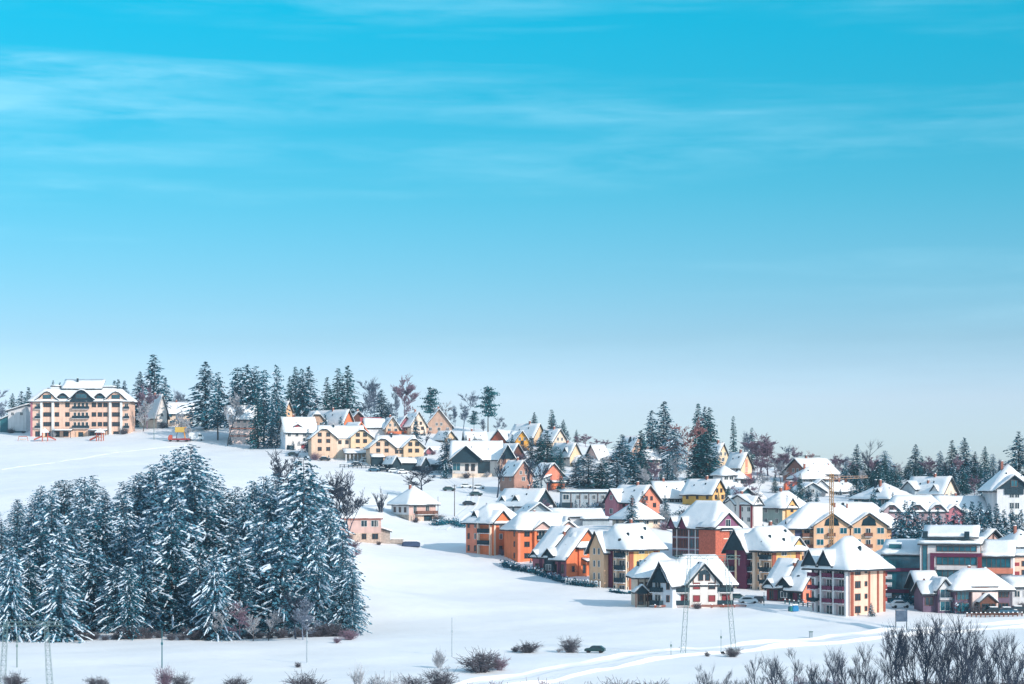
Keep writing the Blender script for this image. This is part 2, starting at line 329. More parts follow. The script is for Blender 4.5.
def window_mesh(w, h, fm, pm, bars):
    k = (round(w, 2), round(h, 2), fm.name, pm.name, bars)
    if k not in WCACHE:
        a = MB(); r = 0.09; d = 0.10
        a.box(-w / 2 - r, -d, -r, w / 2 + r, 0, 0); a.box(-w / 2 - r, -d, h, w / 2 + r, 0, h + r)
        a.box(-w / 2 - r, -d, 0, -w / 2, 0, h); a.box(w / 2, -d, 0, w / 2 + r, 0, h)
        for i in range(1, bars + 1):
            x = -w / 2 + w * i / (bars + 1); a.box(x - 0.04, -d + 0.01, 0, x + 0.04, -0.03, h)
        b = MB(); b.box(-w / 2, -0.025, 0, w / 2, 0.02, h)
        WCACHE[k] = (a.mesh('window', fm), b.mesh('pane', pm))
    return WCACHE[k]
FROT = {'f': 0, 'r': math.pi / 2, 'l': -math.pi / 2, 'b': math.pi}
HOUSES = []
class House:
    def __init__(s, name, label, u, v, Y, rz=0, cat='house', group=None):
        s.u, s.vv, s.Y, s.k, s.rz = u, v, Y, F / Y, R(rz)
        s.root = thing(name, label, cat, P(u, v, Y), s.rz, group)
        s.c, s.s = math.cos(s.rz), math.sin(s.rz); s.roof = None; HOUSES.append(s); s.label = label
    # pixel of the photograph -> metres along the front face, along the left face, above the base
    def x(s, u): return (u - s.u) / s.k / s.c
    def y(s, u): return (s.u - u) / s.k / max(s.s, 0.05)
    def z(s, v): return (s.vv - v) / s.k
    def add(s, name, mb, m, parent=None): return link(name, mb.mesh(name, m), parent or s.root)
    def at(s, face, off, a, z, out=0.0):
        return {'f': (a, off - out, z), 'b': (a, off + out, z), 'l': (off - out, a, z), 'r': (off + out, a, z)}[face]
    def vol(s, x0, x1, y0, y1, h, ty, rise, m, o=0.6, og=None, clip=0, z0=-3.0, snow=0.42, rm=FASC, hipk=1.0, name='wall', rname='roof', snow_m=None):
        og = o if og is None else og; mb = MB(); zt = h - 0.02; rise = rise * .93 if ty[:2] != 'sh' else rise
        if ty == 'gy':
            xm = (x0 + x1) / 2
            if clip: cx = (x1 - x0) / 2 * clip; top = [(xm + cx, y0, zt + rise * (1 - clip)), (xm - cx, y0, zt + rise * (1 - clip))]
            else: top = [(xm, y0, zt + rise)]
            mb.prism([(x0, y0, z0), (x1, y0, z0), (x1, y0, zt)] + top + [(x0, y0, zt)], (0, y1 - y0, 0))
        elif ty == 'gx':
            ym = (y0 + y1) / 2
            if clip: cy = (y1 - y0) / 2 * clip; top = [(x0, ym - cy, zt + rise * (1 - clip)), (x0, ym + cy, zt + rise * (1 - clip))]
            else: top = [(x0, ym, zt + rise)]
            mb.prism([(x0, y1, z0), (x0, y0, z0), (x0, y0, zt)] + top + [(x0, y1, zt)], (x1 - x0, 0, 0))
        elif ty in ('shf', 'shb'):
            a, b = (zt, zt + rise) if ty == 'shf' else (zt + rise, zt)
            mb.prism([(x0, y0, z0), (x0, y0, a), (x0, y1, b), (x0, y1, z0)], (x1 - x0, 0, 0))
        elif ty in ('shl', 'shr'):
            a, b = (zt, zt + rise) if ty == 'shl' else (zt + rise, zt)
            mb.prism([(x0, y0, z0), (x1, y0, z0), (x1, y0, b), (x0, y0, a)], (0, y1 - y0, 0))
        else: mb.box(x0, y0, z0, x1, y1, zt)
        if m: s.add(name, mb, m)
        if not hasattr(s, 'first'): s.first = (x0, x1, y0, y1)
        polys = roof_polys(ty, x0, x1, y0, y1, h, rise, o, og, clip, hipk)
        return s.slab(polys, snow, rm, rname, snow_m)
    def slab(s, polys, snow=0.42, rm=FASC, rname='roof', snow_m=None):
        polys = [[(x, y, z + 0.2) for x, y, z in p] for p in polys]
        r = link(rname, slab_mesh(polys, 0.2, rm, rname), s.root)
        if s.roof is None: s.roof = r
        if snow:
            up = [[(x, y, z + snow + 0.004) for x, y, z in p] for p in polys]
            sc = link('snow_cover', soften(slab_mesh(up, snow, snow_m or RSNOW, 'snow_cover', bevel=min(0.16, snow * 0.4))), r)
        return r
    def gable(s, face, a, hw, z, rise, depth, proj, off, m, o=0.25, snow=0.35, z0=None, pm=None, clip=0):
        """a cross gable or gabled dormer whose end stands on a face"""
        z0 = z - 0.1 if z0 is None else z0; q = len(s.root.children)
        if face == 'f': r = s.vol(a - hw, a + hw, off - proj, off + depth, z, 'gy', rise, m, o, o, clip, z0, snow, name='gable_wall', rname='gable_roof')
        else: r = s.vol(off - proj, off + depth, a - hw, a + hw, z, 'gx', rise, m, o, o, clip, z0, snow, name='gable_wall', rname='gable_roof')
        return r
    def panel(s, face, off, a0, a1, z0, z1, m, t=0.12, name='wall_panel', back=0.02):
        mb = MB(); p = s.at(face, off, min(a0, a1), z0, t); q = s.at(face, off, max(a0, a1), z1, -back)
        mb.box(min(p[0], q[0]), min(p[1], q[1]), z0, max(p[0], q[0]), max(p[1], q[1]), z1); return s.add(name, mb, m)
    def tri(s, face, off, a, hw, z, rise, m, t=0.1, name='gable_panel'):
        mb = MB(); pr = [s.at(face, off, a - hw, z, -0.01), s.at(face, off, a + hw, z, -0.01), s.at(face, off, a, z + rise, -0.01)]
        e = Vector(s.at(face, off, 0, 0, t)) - Vector(s.at(face, off, 0, 0, -0.01)); mb.prism(pr, e); return s.add(name, mb, m)
    def win(s, face, off, a, z, w, h, fm=FRW, pm=GLASS, bars=1, name='window'):
        fme, pme = window_mesh(w, h, fm, pm, bars)
        o = link(name, fme, s.root, s.at(face, off, a, z), (0, 0, FROT[face])); link('pane', pme, o); return o
    def wins(s, face, off, aa, zz, w, h, *g, **k):
        for z in zz:
            for a in aa: s.win(face, off, a, z, w, h, *g, **k)
    def door(s, face, off, a, w=1.0, h=2.1, m=None, z=0):
        return s.win(face, off, a, z + 0.09, w, h, FRB, m or GLASS, 0, 'door')
    def balc(s, face, off, a, z, w, d=1.1, rm=DARK, rail=0.95, door=True, sm=OFFW, fm=FRW):
        k = ('balc', round(w, 2), d, rm.name, rail, sm.name)
        if k not in WCACHE:
            A = MB(); A.box(-w / 2, -d, -0.16, w / 2, 0.0, 0)
            B = MB(); t = 0.07; B.box(-w / 2, -d - 0.02, 0.12, w / 2, -d + t, rail); B.box(-w / 2, -d + t, 0.12, -w / 2 + t, 0, rail); B.box(w / 2 - t, -d + t, 0.12, w / 2, 0, rail)
            B.box(-w / 2 - 0.04, -d - 0.07, rail, w / 2 + 0.04, -d + t + 0.04, rail + 0.07)
            n = max(2, int(w / 1.1))
            for i in range(n + 1):
                x = -w / 2 + 0.06 + (w - 0.12) * i / n; B.box(x - 0.05, -d - 0.05, 0, x + 0.05, -d + t + 0.02, rail + 0.02)
            WCACHE[k] = (A.mesh('balcony', sm), B.mesh('railing', rm))
        A, B = WCACHE[k]
        o = link('balcony', A, s.root, s.at(face, off, a, z), (0, 0, FROT[face])); link('railing', B, o)
        if door: s.win(face, off, a, z + 0.1, min(1.6, w * 0.55), 1.95, fm, GLASS, 1, 'balcony_door')
    def chim(s, x, y, z, h=1.4, w=0.6, m=BRICKC):
        mb = MB(); mb.box(x - w / 2, y - w / 2, z - 1.2, x + w / 2, y + w / 2, z + h); mb.box(x - w / 2 - 0.06, y - w / 2 - 0.06, z + h, x + w / 2 + 0.06, y + w / 2 + 0.06, z + h + 0.1)
        o = s.add('chimney', mb, m, s.roof)
        c = MB(); c.box(x - w / 2, y - w / 2, z + h + 0.1, x + w / 2, y + w / 2, z + h + 0.3); me = c.mesh('chimney_snow', RSNOW, bevel=0.07)
        link('snow_cap', me, s.root)
    def vent(s, x, y, z, w=0.55, h=0.6):
        mb = MB(); mb.prism([(x - w / 2, y - w / 2, z - 0.5), (x + w / 2, y - w / 2, z - 0.5), (x + w / 2, y - w / 2, z + h * 0.6), (x, y - w / 2, z + h), (x - w / 2, y - w / 2, z + h * 0.6)], (0, w, 0))
        s.add('roof_vent', mb, DARK, s.roof)
    def post(s, x, y, z0, z1, w=0.16, m=BROWNW, name='post'):
        mb = MB(); mb.box(x - w / 2, y - w / 2, z0, x + w / 2, y + w / 2, z1); s.add(name, mb, m)
    def pent(s, face, off, a0, a1, z, d=1.6, drop=0.6, m=FASC, snow=0.3):
        """lean-to roof against a face"""
        p = [s.at(face, off, a0, z, -0.05), s.at(face, off, a1, z, -0.05), s.at(face, off, a1, z - drop, d), s.at(face, off, a0, z - drop, d)]
        return s.slab([p], snow, m, 'porch_roof')
    def absorb(s, W):
        """take over the parts of a wing that was laid out at its own angle"""
        a, b = s.root, W.root
        A = Matrix.Translation(a.location) @ Matrix.Rotation(s.rz, 4, 'Z'); B = Matrix.Translation(b.location) @ Matrix.Rotation(W.rz, 4, 'Z')
        for c in [o for o in col.objects if o.parent is b]:
            mw = A.inverted() @ B @ Matrix.Translation(c.location) @ c.rotation_euler.to_matrix().to_4x4(); c.parent = a; c.location = mw.to_translation(); c.rotation_euler = mw.to_euler()
        HOUSES.remove(W); bpy.data.objects.remove(b)
# ------------------------------------------------------------------ the buildings, front rows first
def peach_tower():
    H = House('apartment_building', 'peach four storey apartment block with brown corner strips and two dark gables over plum balconies', 850, 616, 400, 40, 'apartment block')
    Wd, D, h = H.x(891.5), H.y(817.8), H.z(564)
    H.vol(0, Wd, 0, D, h, 'hipx', 5.0, PEACH, o=1.5, hipk=0.9)
    for u in (820, 832.5):
        a = H.y(u); H.gable('l', a, 1.75, h - 0.35, 2.9, 4.2, 1.5, 0, DARK, o=0.3, z0=h - 0.5)
    for u, w in ((852.2, .8), (872.3, .45), (882.6, .45), (890.2, .55)): H.panel('f', 0, H.x(u) - w / 2, H.x(u) + w / 2, -1, h - 0.25, REDB, .14)
    zz = [H.z(v) - .6 for v in (572, 585, 597.5, 610)]
    H.wins('f', 0, [H.x(858.8)], zz, 1.45, 1.2, fm=FRB); H.wins('f', 0, [H.x(868.5)], [z + .3 for z in zz], .6, .8, fm=FRB, bars=0)
    H.panel('l', 0, 0.05, D - .05, -2.5, h - .2, mat('shaded_peach_render', (0.47, 0.37, 0.39), 0.85, 0.06), .05)  # lilac left face: shade on the peach wall painted into the colour
    for j, z in enumerate([h - 2.75, h - 5.2, h - 7.65]):
        for u, w in ((819.8, 2.0), (832.9, 2.3), (843.2, 2.3)): H.balc('l', -.05, H.y(u), z, w, 1.0, DARK if (j == 2 and u < 824) else PURP, .8)
    for z in (h - 2.5, h - 4.95, h - 7.4, h - 9.6):
        H.win('l', -.05, H.y(824.4), z, .8, 1.3, bars=0)
    for u in (832.9, 843.2): H.win('l', -.05, H.y(u), h - 9.9, 1.5, 1.7)
    for u in (822.4, 827.2, 838, 848.2): H.panel('l', -.05, H.y(u) - .2, H.y(u) + .2, -2.5, h - .3, OFFW, .75)
    for z in (h - 2.75, h - 5.2, h - 7.65): H.balc('r', Wd, 1.5, z, 2.4, .9, MARO, .8)
    H.vent(Wd * .5, 2.0, h + 2.9, .5, .45)
peach_tower()
def yellow_block(label, u, v, Y, uL, uR, veave, gu, gap, rows, flip):
    H = House('apartment_building', label, u, v, Y, 42, 'apartment block', 'yellow and brown striped apartment blocks')
    Wd, D, h = H.x(uR), H.y(uL), H.z(veave)
    H.vol(0, Wd, 0, D, h, 'hipx', 4.6 if not flip else 4.5, YEL, o=1.4, hipk=.3)
    H.panel('l', 0, .04, D - .04, -2.5, h - .2, SAND, .05)
    for a, w, m in ((.06, 1.25, REDB), (.80, 1.3, REDB)):
        s0 = Wd * a if a > .5 else 0.02
        H.panel('f', 0, s0, s0 + w, -2, h - .2, m, .16)
    H.panel('f', 0, Wd * .60, Wd * .60 + .3, -2, h - .2, PYEL, .12)
    H.gable('l', H.y(gu), gap[0], h - gap[2], gap[1], 4.5, 1.6, 0, SAND if not flip else PURP, o=.75, z0=-2.5 if not flip else -2.5)
    if flip: H.tri('l', -1.6, H.y(gu), gap[0] + .3, h - gap[2] - .2, gap[1], DARK, .55)
    fl = 2.75
    for i in range(rows):
        z = h - fl * (i + 1) + .15
        H.win('f', 0, Wd * .40, z + .75, 1.6, 1.35)
        if flip:
            for f, w in ((.14, 2.7), (.60, 2.0)): H.balc('l', -.05, D * f, z - .1, w, 1.1, DARK, 1.0)
            H.balc('l', -1.6, H.y(gu) + 1.2, z - .1, 1.6, .9, DARK, 1.0, door=False)
            H.win('l', -.05, D * .37, z + .5, .6, 1.4, bars=0); H.win('l', -.05, D * .74, z + .5, .6, 1.3, bars=0)
        else:
            H.balc('l', -.05, D * .22, z - .1, 2.9, 1.2, DARK, 1.0)
            H.win('l', -.05, D * .46, z + .5, .6, 1.4, bars=0); H.win('l', -.05, D * .05, z + .5, .5, 1.2, bars=0)
            H.win('l', -1.6, H.y(gu) - .8, z + .5, .5, 1.3, bars=0); H.win('l', -1.6, H.y(gu) + .7, z + .5, .5, 1.3, bars=0)
    if flip:
        H.panel('l', 0, D * .43, D * .50, -2.5, h - .3, CREAM, .8); H.panel('l', 0, D * .27, D * .31, -2.5, h - .3, CREAM, .7)
        H.panel('l', -1.6, H.y(gu) - .3, H.y(gu) + .2, -2, h - .6, PYEL, .15); H.panel('l', 0, D * .73, D * .79, -2.5, h - .3, PURP, .6)
    else:
        H.panel('l', 0, D * .53, D * .67, -2.5, h - .2, PURP, .25); H.panel('l', 0, D * .34, D * .38, -2.5, h - .3, CREAM, .75); H.panel('l', 0, D * .05, D * .08, -2.5, h - .3, CREAM, .5)
    for fx, fy in ((.16, .20), (.52, .11), (.83, .33)): H.vent(Wd * fx, D * fy, h + (4.6 if not flip else 4.5) * .93 * fy * 2 + .62, .5, .5)
    H.chim(Wd * .6, D * .56, h + 4.2, 1.3, .6)
    if flip:
        H.gable('f', Wd * .85, 2.2, h - .2, 2.2, 4, .3, 0, YEL, o=.5)
    return H
yellow_block('yellow and brown four storey block with dark balconies beside the orange row houses', 629, 591, 457, 600.5, 662, 545.5, 603, (2.3, 4.1, .9), 4, False)
yellow_block('yellow and brown block with a wide dark timber gable and paired balconies', 772, 592, 462, 741, 806, 547.5, 744, (3.0, 4.6, .6), 4, True)

def chalet():
    H = House('chalet', 'white two storey chalet with dark balconies, red shutters and an arched attic window', 673.5, 606, 416, 6, 'house')
    Wd, h = H.x(733), H.z(581)
    H.vol(0, Wd, 0, 9, h, 'hipx', 5.0, WHITE, o=1.1, hipk=.62)
    cx = H.x(703.5); hw = 2.95
    H.gable('f', cx, hw, h, 3.6, 5, 1.0, 0, WHITE, o=.75, z0=-3)
    o = -1.0
    for s in (-.75, .75): H.panel('f', o, cx + s * hw - .1 - .0, cx + s * hw + .1, h - .35, h + .9, FRB, .12, 'gable_beam')
    mb = MB()
    for sg in (-1, 1): mb.prism([(cx + sg * (hw + .5), o - .5, h - .72), (cx, o - .5, h + 3.35), (cx, o - .5, h + 3.0), (cx + sg * (hw + .5), o - .5, h - 1.05)], (0, .25, 0))
    H.add('barge_board', mb, DARK)
    for d in (-.68, .68): H.win('f', o, cx + d, h + .15, .85, 1.15, FRB, bars=0)
    mb = MB(); mb.prism([(cx + 1.05 * math.cos(t), o - .11, h + 1.3 + .95 * math.sin(t)) for t in [i * math.pi / 8 for i in range(9)]], (0, .1, 0)); H.add('arched_window', mb, GLASS)
    for s in (-1.55, 1.55):
        for z in (.95, 3.45): H.win('f', o, cx + s, z, 1.25, 1.15, FRB, MARO if (s < 0 or z < 2) else GLASS, 0)
    for a, w in ((H.x(681.3), 3.0), (H.x(725), 3.2)):
        H.balc('f', 0, a, 2.75, w, 1.1, DARK); H.balc('f', 0, a, .12, w, 1.1, DARK, door=False)
        H.win('f', 0, a + .3, .2, 1.5, 2.0, FRB, MARO, 0, 'balcony_door')
        for e in (-1.3, 1.3): H.post(a + e, -1.02, -1, h, .16, FRW)
    H.panel('f', 0, H.x(686.5) - .6, H.x(686.5) + .6, 2.9, 5.0, ORAN, .06)
    # wing at an angle to the west with its own steep gable, then the long low rear wing
    LW = mat('shaded_white_render', (0.66, 0.69, 0.74), .85, .04)  # the wing's shade is painted in as a bluer white
    W2 = House('wing', 'angled wing', 672.5, 606.5, 414, 50); D2 = W2.y(653.5)
    W2.vol(0, 5, 0, D2, h - .3, 'gx', 4.3, LW, o=.7, og=1.2); W2.tri('l', 0, D2 * .62, D2 * .36, h - .35, 3.0, DARK, .5)
    for z in (.12, 2.75): W2.balc('l', 0, D2 * .72, z, D2 * .5, 1.2, DARK)
    for z in (.9, 3.4): W2.win('l', 0, D2 * .22, z, .65, 1.2, FRB, bars=0)
    H.absorb(W2)
    H.vol(-6.6, 3.0, 4.5, 12, H.z(575), 'hipx', 4.0, CREAM, o=1.0, hipk=1.0)
    for z in (.8, 3.4): H.wins('f', 4.5, [-5.8, -4.4, -3.4], [z], .7, 1.1, FRB, bars=0)
    for a in (-6.4, -5.0, -3.9): H.post(a, 4.35, 0, 5.5, .14)
    H.gable('f', -5.9, 1.3, 2.6, 1.3, 1, 1.6, 4.5, DARK, o=.35, z0=2.3)
    for a in (-7.1, -4.7): H.post(a, 3.0, -1, 2.5, .2)
    H.door('f', 4.5, -5.9, 1.1)
    H.vent(2.4, 4.3, h + 4.6, .6, .7); H.vent(5.7, 2.6, h + 3.2, .5, .6); H.vent(-4.5, 7, h + 3.4, .5, .6); H.vent(-6.0, 7.2, h + 3.2, .5, .6)
chalet()
def row_house(label, u, v, Y, uL, W_, vl, vtop, m1, m2):
    H = House('row_house', label, u, v, Y, 42, 'house', 'terraced houses with long snowy roofs')
    D = H.y(uL); hl = H.z(vl); hr = hl + 2.2; rise = H.z(vtop) - hl
    mb = MB(); xm = W_ * .62
    mb.prism([(0, 0, -3), (W_, 0, -3), (W_, 0, hr), (xm, 0, hl + rise), (0, 0, hl)], (0, D, 0)); H.add('wall', mb, m1)
    s = rise / xm; s2 = (hl + rise - hr) / (W_ - xm)
    for a, b, dz in ((-.6, D * .48, 0), (D * .48 + .05, D + .6, .45)):
        H.slab([[(-.9, a, hl - s * .9 + dz), (xm, a, hl + rise + dz), (xm, b, hl + rise + dz), (-.9, b, hl - s * .9 + dz)], [(W_ + .7, a, hr - s2 * .7 + dz), (W_ + .7, b, hr - s2 * .7 + dz), (xm, b, hl + rise + dz), (xm, a, hl + rise + dz)]])
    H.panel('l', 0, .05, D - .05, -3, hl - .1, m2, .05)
    for f in (.12, .33, .62, .85): H.win('l', -.05, D * f, .2, 1.2, 1.9, FRB)
    H.gable('l', D * .46, 1.5, hl + .5, 1.5, 4, .7, 0, DARK, o=.5, z0=0.6)
    H.gable('l', D * .9, 1.2, hl + .1, 1.3, 3, .6, 0, DARK, o=.4, z0=hl - .4)
    H.win('l', -.7, D * .46, .8, 1.6, 1.2, FRW, GLASS)
    for f in (.2, .75): H.panel('l', 0, D * f - .5, D * f + .5, -2.5, hl - .5, PURP, .12)
    H.pent('f', -.5, W_ * .40, W_ * 1.0, hl - .4, 1.8, .6)
    for a in (.4, .66, .95): H.post(W_ * a, -2.1, -2, hl - 1.1, .18, m1)
    H.wins('f', -.5, [W_ * .5, W_ * .84], [.1], 1.0, 1.9, FRB, bars=0); H.win('f', 0, W_ * .2, .5, .7, 1.2, FRB, bars=0)
    hf = hr + .4; H.vol(W_ * .34, W_ + 1.5, -.5, D * .5, hf, 'hipx', 3.2, m1, o=.7, hipk=.6); H.wins('f', -.5, [W_ * .52, W_ * .82], [hf - 2.0], .85, 1.3, FRW, bars=1)
    H.chim(xm * .72, D * .5, hl + rise * .75, 1.1, .5); H.vent(xm * .4, D * .25, hl + rise * .42, .7, .5)
    return H
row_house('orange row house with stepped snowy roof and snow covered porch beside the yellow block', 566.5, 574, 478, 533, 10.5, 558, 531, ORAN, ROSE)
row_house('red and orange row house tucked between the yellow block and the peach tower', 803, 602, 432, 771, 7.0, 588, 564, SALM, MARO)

def orange_one():
    H = House('apartment_building', 'orange three storey block with gabled stair tower at the corner nearest the meadow', 493, 556, 515, 45, 'apartment block', 'orange apartment blocks')
    D, h = H.y(464.5), H.z(521.5); Wd = 11
    H.vol(0.3, Wd, .3, D, h, 'hipx', 4.4, SALM, o=1.0, hipk=.75)
    w = H.x(509.3)
    H.gable('f', w / 2, w / 2, h, 2.6, 5, .6, .3, ORAN, o=.6, z0=-3)
    for i, z in enumerate((1.2, 4.2, 7.0)):
        H.win('f', -.3, w * .42, z, 1.0, 1.2, FRW if i else FRB)
        H.win('l', .3, D * .90, z - .1, .6, 1.3, FRB, bars=0); H.win('l', .3, D * .66, z - .1, .6, 1.3, FRB if i == 0 else FRW, bars=0)
    for z in (2.75, 5.65): H.balc('l', .3, D * .27, z, 4.2, 1.2, DARK, 1.0)
    H.win('l', .3, D * .27, .2, 1.2, 2.1, FRB, PURP, 0, 'balcony_door')
    for a in (.04, .46): H.panel('l', .3, D * a, D * a + .35, -3, h - .3, CREAM, 1.0)
    H.panel('f', -.3, 0.02, .6, -2, h, CREAM, .08); H.panel('f', -.3, w - 1.0, w - .3, -2, h - .8, CREAM, .08)
    H.gable('l', D * .72, 1.0, h + .9, 1.6, 3, -.3, .3, DARK, o=.3, z0=h + .3); H.chim(4, 6, h + 3, 1.2)
    H.panel('l', .3, -.2, D * .95, -3, .3, DARK, .3, 'plinth')
orange_one()
def orange_two():
    H = House('apartment_building', 'orange apartment block with two small gables above recessed balconies and round satellite dish', 517.6, 562, 505, 22, 'apartment block', 'orange apartment blocks')
    D, h, Wd = 4.8, H.z(528.5), H.x(577)
    H.vol(0, Wd, 0, D + 4, h, 'hipx', 3.8, ORAN, o=.9, hipk=.7)
    for u in (541.8, 567.5):
        a = H.x(u); H.gable('f', a, 2.2, h - .15, 1.7, 4, .8, 0, PINK, o=.5, z0=h - .6)
        for z in (5.4, 2.6): H.balc('f', 0, a, z, 3.0, 1.1, DARK, 1.0)
        for e in (-1.9, 1.9): H.panel('f', 0, a + e - .3, a + e + .3, -3, h - .4, ORAN, .8)
    for u in (527, 555):
        for z in (.9, 3.7, 6.2): H.win('f', 0, H.x(u), z, 1.25, 1.15, FRB)
    for z in (.9, 3.7, 6.2): H.win('l', 0, 2.0, z, .6, 1.2, FRB, bars=0)
    H.panel('f', 0, .1, .7, -2, h - .3, SALM, .1)
    d = MB(); c = H.at('f', 0, H.x(541.8) + .4, 5.9, 1.35); d.prism([(c[0] + .62 * math.cos(t), c[1], c[2] + .62 * math.sin(t)) for t in [i * math.pi / 6 for i in range(12)]], (.05, .14, 0)); H.add('satellite_dish', d, FRW)
    H.chim(Wd * .4, 4.4, h + 3.2, 1.0, .5); H.gable('f', Wd * .86, 1.2, h - .1, 2.9, 3, .3, 0, DARK, o=.2)
orange_two()
def brick_block():
    H = House('apartment_building', 'brick red and dark glass apartment block with two little plum gables', 715.2, 566, 500, 40, 'apartment block')
    Wd, D, h = H.x(747), H.y(676), H.z(526)
    H.vol(0, Wd, 0, D, h, 'hipy', 6.0, BRICK, o=.9, hipk=.7)
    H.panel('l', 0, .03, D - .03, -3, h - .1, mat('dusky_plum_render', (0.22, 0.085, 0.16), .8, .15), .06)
    for u in (677.2, 687.6): H.gable('l', H.y(u), 1.25, h - .3, 2.3, 3.4, .9, 0, PURP, o=.25, z0=h - .9)
    H.gable('f', H.x(727), 4.2, h - .2, 3.4, 5, .6, 0, BRICK, o=.6, z0=-3); H.tri('f', -.6, H.x(727), 3.9, h - .3, 3.2, MATS['dusky_plum_render'], .06)
    H.win('f', -.66, H.x(727), h - .1, 1.5, 1.6, FRW)
    for i in range(3):
        z = h - 2.9 * (i + 1)
        for f, w in ((.06, 1.4), (.20, 2.4), (.38, 1.5), (.5, 2.4), (.68, 1.4), (.8, 2.2), (.94, 1.2)): H.win('l', -.06, D * f, z + .35, w * .9, 2.1, FRB, GLASS2 if f in (.2, .38, .5) else GLASS, 1)
        H.panel('l', 0, 0, D, z - .15, z + .12, GREY, .12)
        H.panel('f', -.6, 2.2, H.x(727) + 4.2, z - .3, z - .05, CREAM, .1)
        H.win('f', -.6, H.x(731), z + .6, 1.2, 1.2, FRB)
    for f in (.29, .445, .6, .88): H.panel('l', 0, D * f - .12, D * f + .12, -3, h - .2, OFFW, .25)
    H.balc('f', -.6, H.x(724), h - 1.0, 3.6, .8, DARK, .5, door=False)
    H.panel('f', 0, 0, .3, -3, h - .2, OFFW, .2)
brick_block()
def modern():
    H = House('office_building', 'modern glass fronted building with plum bands and flat snowy roofs', 980, 605, 420, 75, 'building')
    D, h = H.y(923), H.z(542.5); Wd = 12
    WB = mat('lilac_white_render', (0.72, 0.66, 0.65), .8, .05)
    H.vol(0, Wd, 0, D, h, 'shr', -.6, WB, o=.5, snow=.7)
    H.slab([[(0.6, .3, h + .75), (9, .3, h + 2.5), (9, D - .3, h + 2.5), (0.6, D - .3, h + .75)]], .7, FASC, 'upper_roof')
    # the big glazed bay framed in plum
    for z0, z1 in ((H.z(552), H.z(546.5)), (H.z(565.5), H.z(557.5)), (H.z(583), H.z(570))): H.win('l', 0, D * .39, z0 + .1, D * .66, z1 - z0 - .1, FRB, GLASS2, 6, 'window_band')
    H.panel('l', 0, -.32, D * .83, H.z(557), H.z(553.3), PURP, .3); H.panel('l', 0, D * .76, D * .83, H.z(585), H.z(557), PURP, .3); H.panel('l', 0, -.32, D * .04, H.z(585), H.z(557), MARO, .3)
    H.panel('l', 0, D * .06, D * .72, H.z(570), H.z(566.5), WB, .5, 'balcony_front')
    H.win('l', 0, D * .92, 1, .9, H.z(546) - 1, FRB, GLASS2, 0, 'window_band'); H.win('f', 0, 2.5, 2, 1.6, H.z(546) - 2, FRB, GLASS2, 0, 'window_band')
    H.panel('f', 0, 0, 5.5, H.z(557), H.z(553.3), MARO, .3)  # maroon here and on the corner post paints the plum frame as sunlit
    # west wing: teal glass with plum frames
    h2 = H.z(557); y1 = D + 7.6
    H.vol(2.6, Wd + 1, D, y1, h2, 'shl', 2.2, TEAL, o=.35, snow=.8, og=.5)
    for z0, z1 in ((h2 - 2.4, h2 - .3), (h2 - 6.8, h2 - 3.4), (.4, h2 - 8)): H.win('l', 2.6, D + 3.4, z0, 6.2, z1 - z0, TEAL, GLASS2, 4, 'window_band')
    for z0, z1 in ((h2 - 3.2, h2 - 2.5), (h2 - 7.6, h2 - 6.9)): H.panel('l', 2.6, D + .05, y1 + .1, z0, z1, PURP, .5)
    H.panel('l', 2.6, D + .05, D + .7, h2 - 6.9, h2 - 3.2, PURP, .48)
    for z in (h2 - 4.6, h2 - 6.2, h2 - 8.4): H.balc('l', 2.6, y1 - .9, z, 1.7, .9, OFFW, .7, door=False)
    mb = MB(); mb.box(4.6, y1 - 3.4, h2, 6.6, y1 - 1.0, h2 + 2.3); o = H.add('roof_box', mb, TEAL, H.roof); mb = MB(); mb.box(4.4, y1 - 3.6, h2 + 2.3, 6.8, y1 - .8, h2 + 2.7); link('snow_cap', mb.mesh('snow_cap', RSNOW, bevel=.12), H.root)
    # east wing, set back
    h3 = H.z(557.5); ya = -(1013 - 982) / H.k / .966
    H.vol(2, Wd + 1, ya, 0, h3, 'shl', 2.4, WB, o=.4, snow=.7)
    for z0, z1 in ((h3 - 2.0, h3 - .2), (h3 - 6, h3 - 3.6)): H.win('l', 2, ya * .48, z0, -ya * .86, z1 - z0, FRB, GLASS2, 5, 'window_band')
    H.panel('l', 2, ya, 0, h3 - 3.3, h3 - 2.2, SALM, .3); H.balc('l', 2, ya * .7, h3 - 6.2, 2.6, 1.0, OFFW, .8)
    for x, y in ((1.0, D - 1.0), (.6, D * .22)): H.vent(x, y, h + 1.2, 1.0, 1.0)
modern()
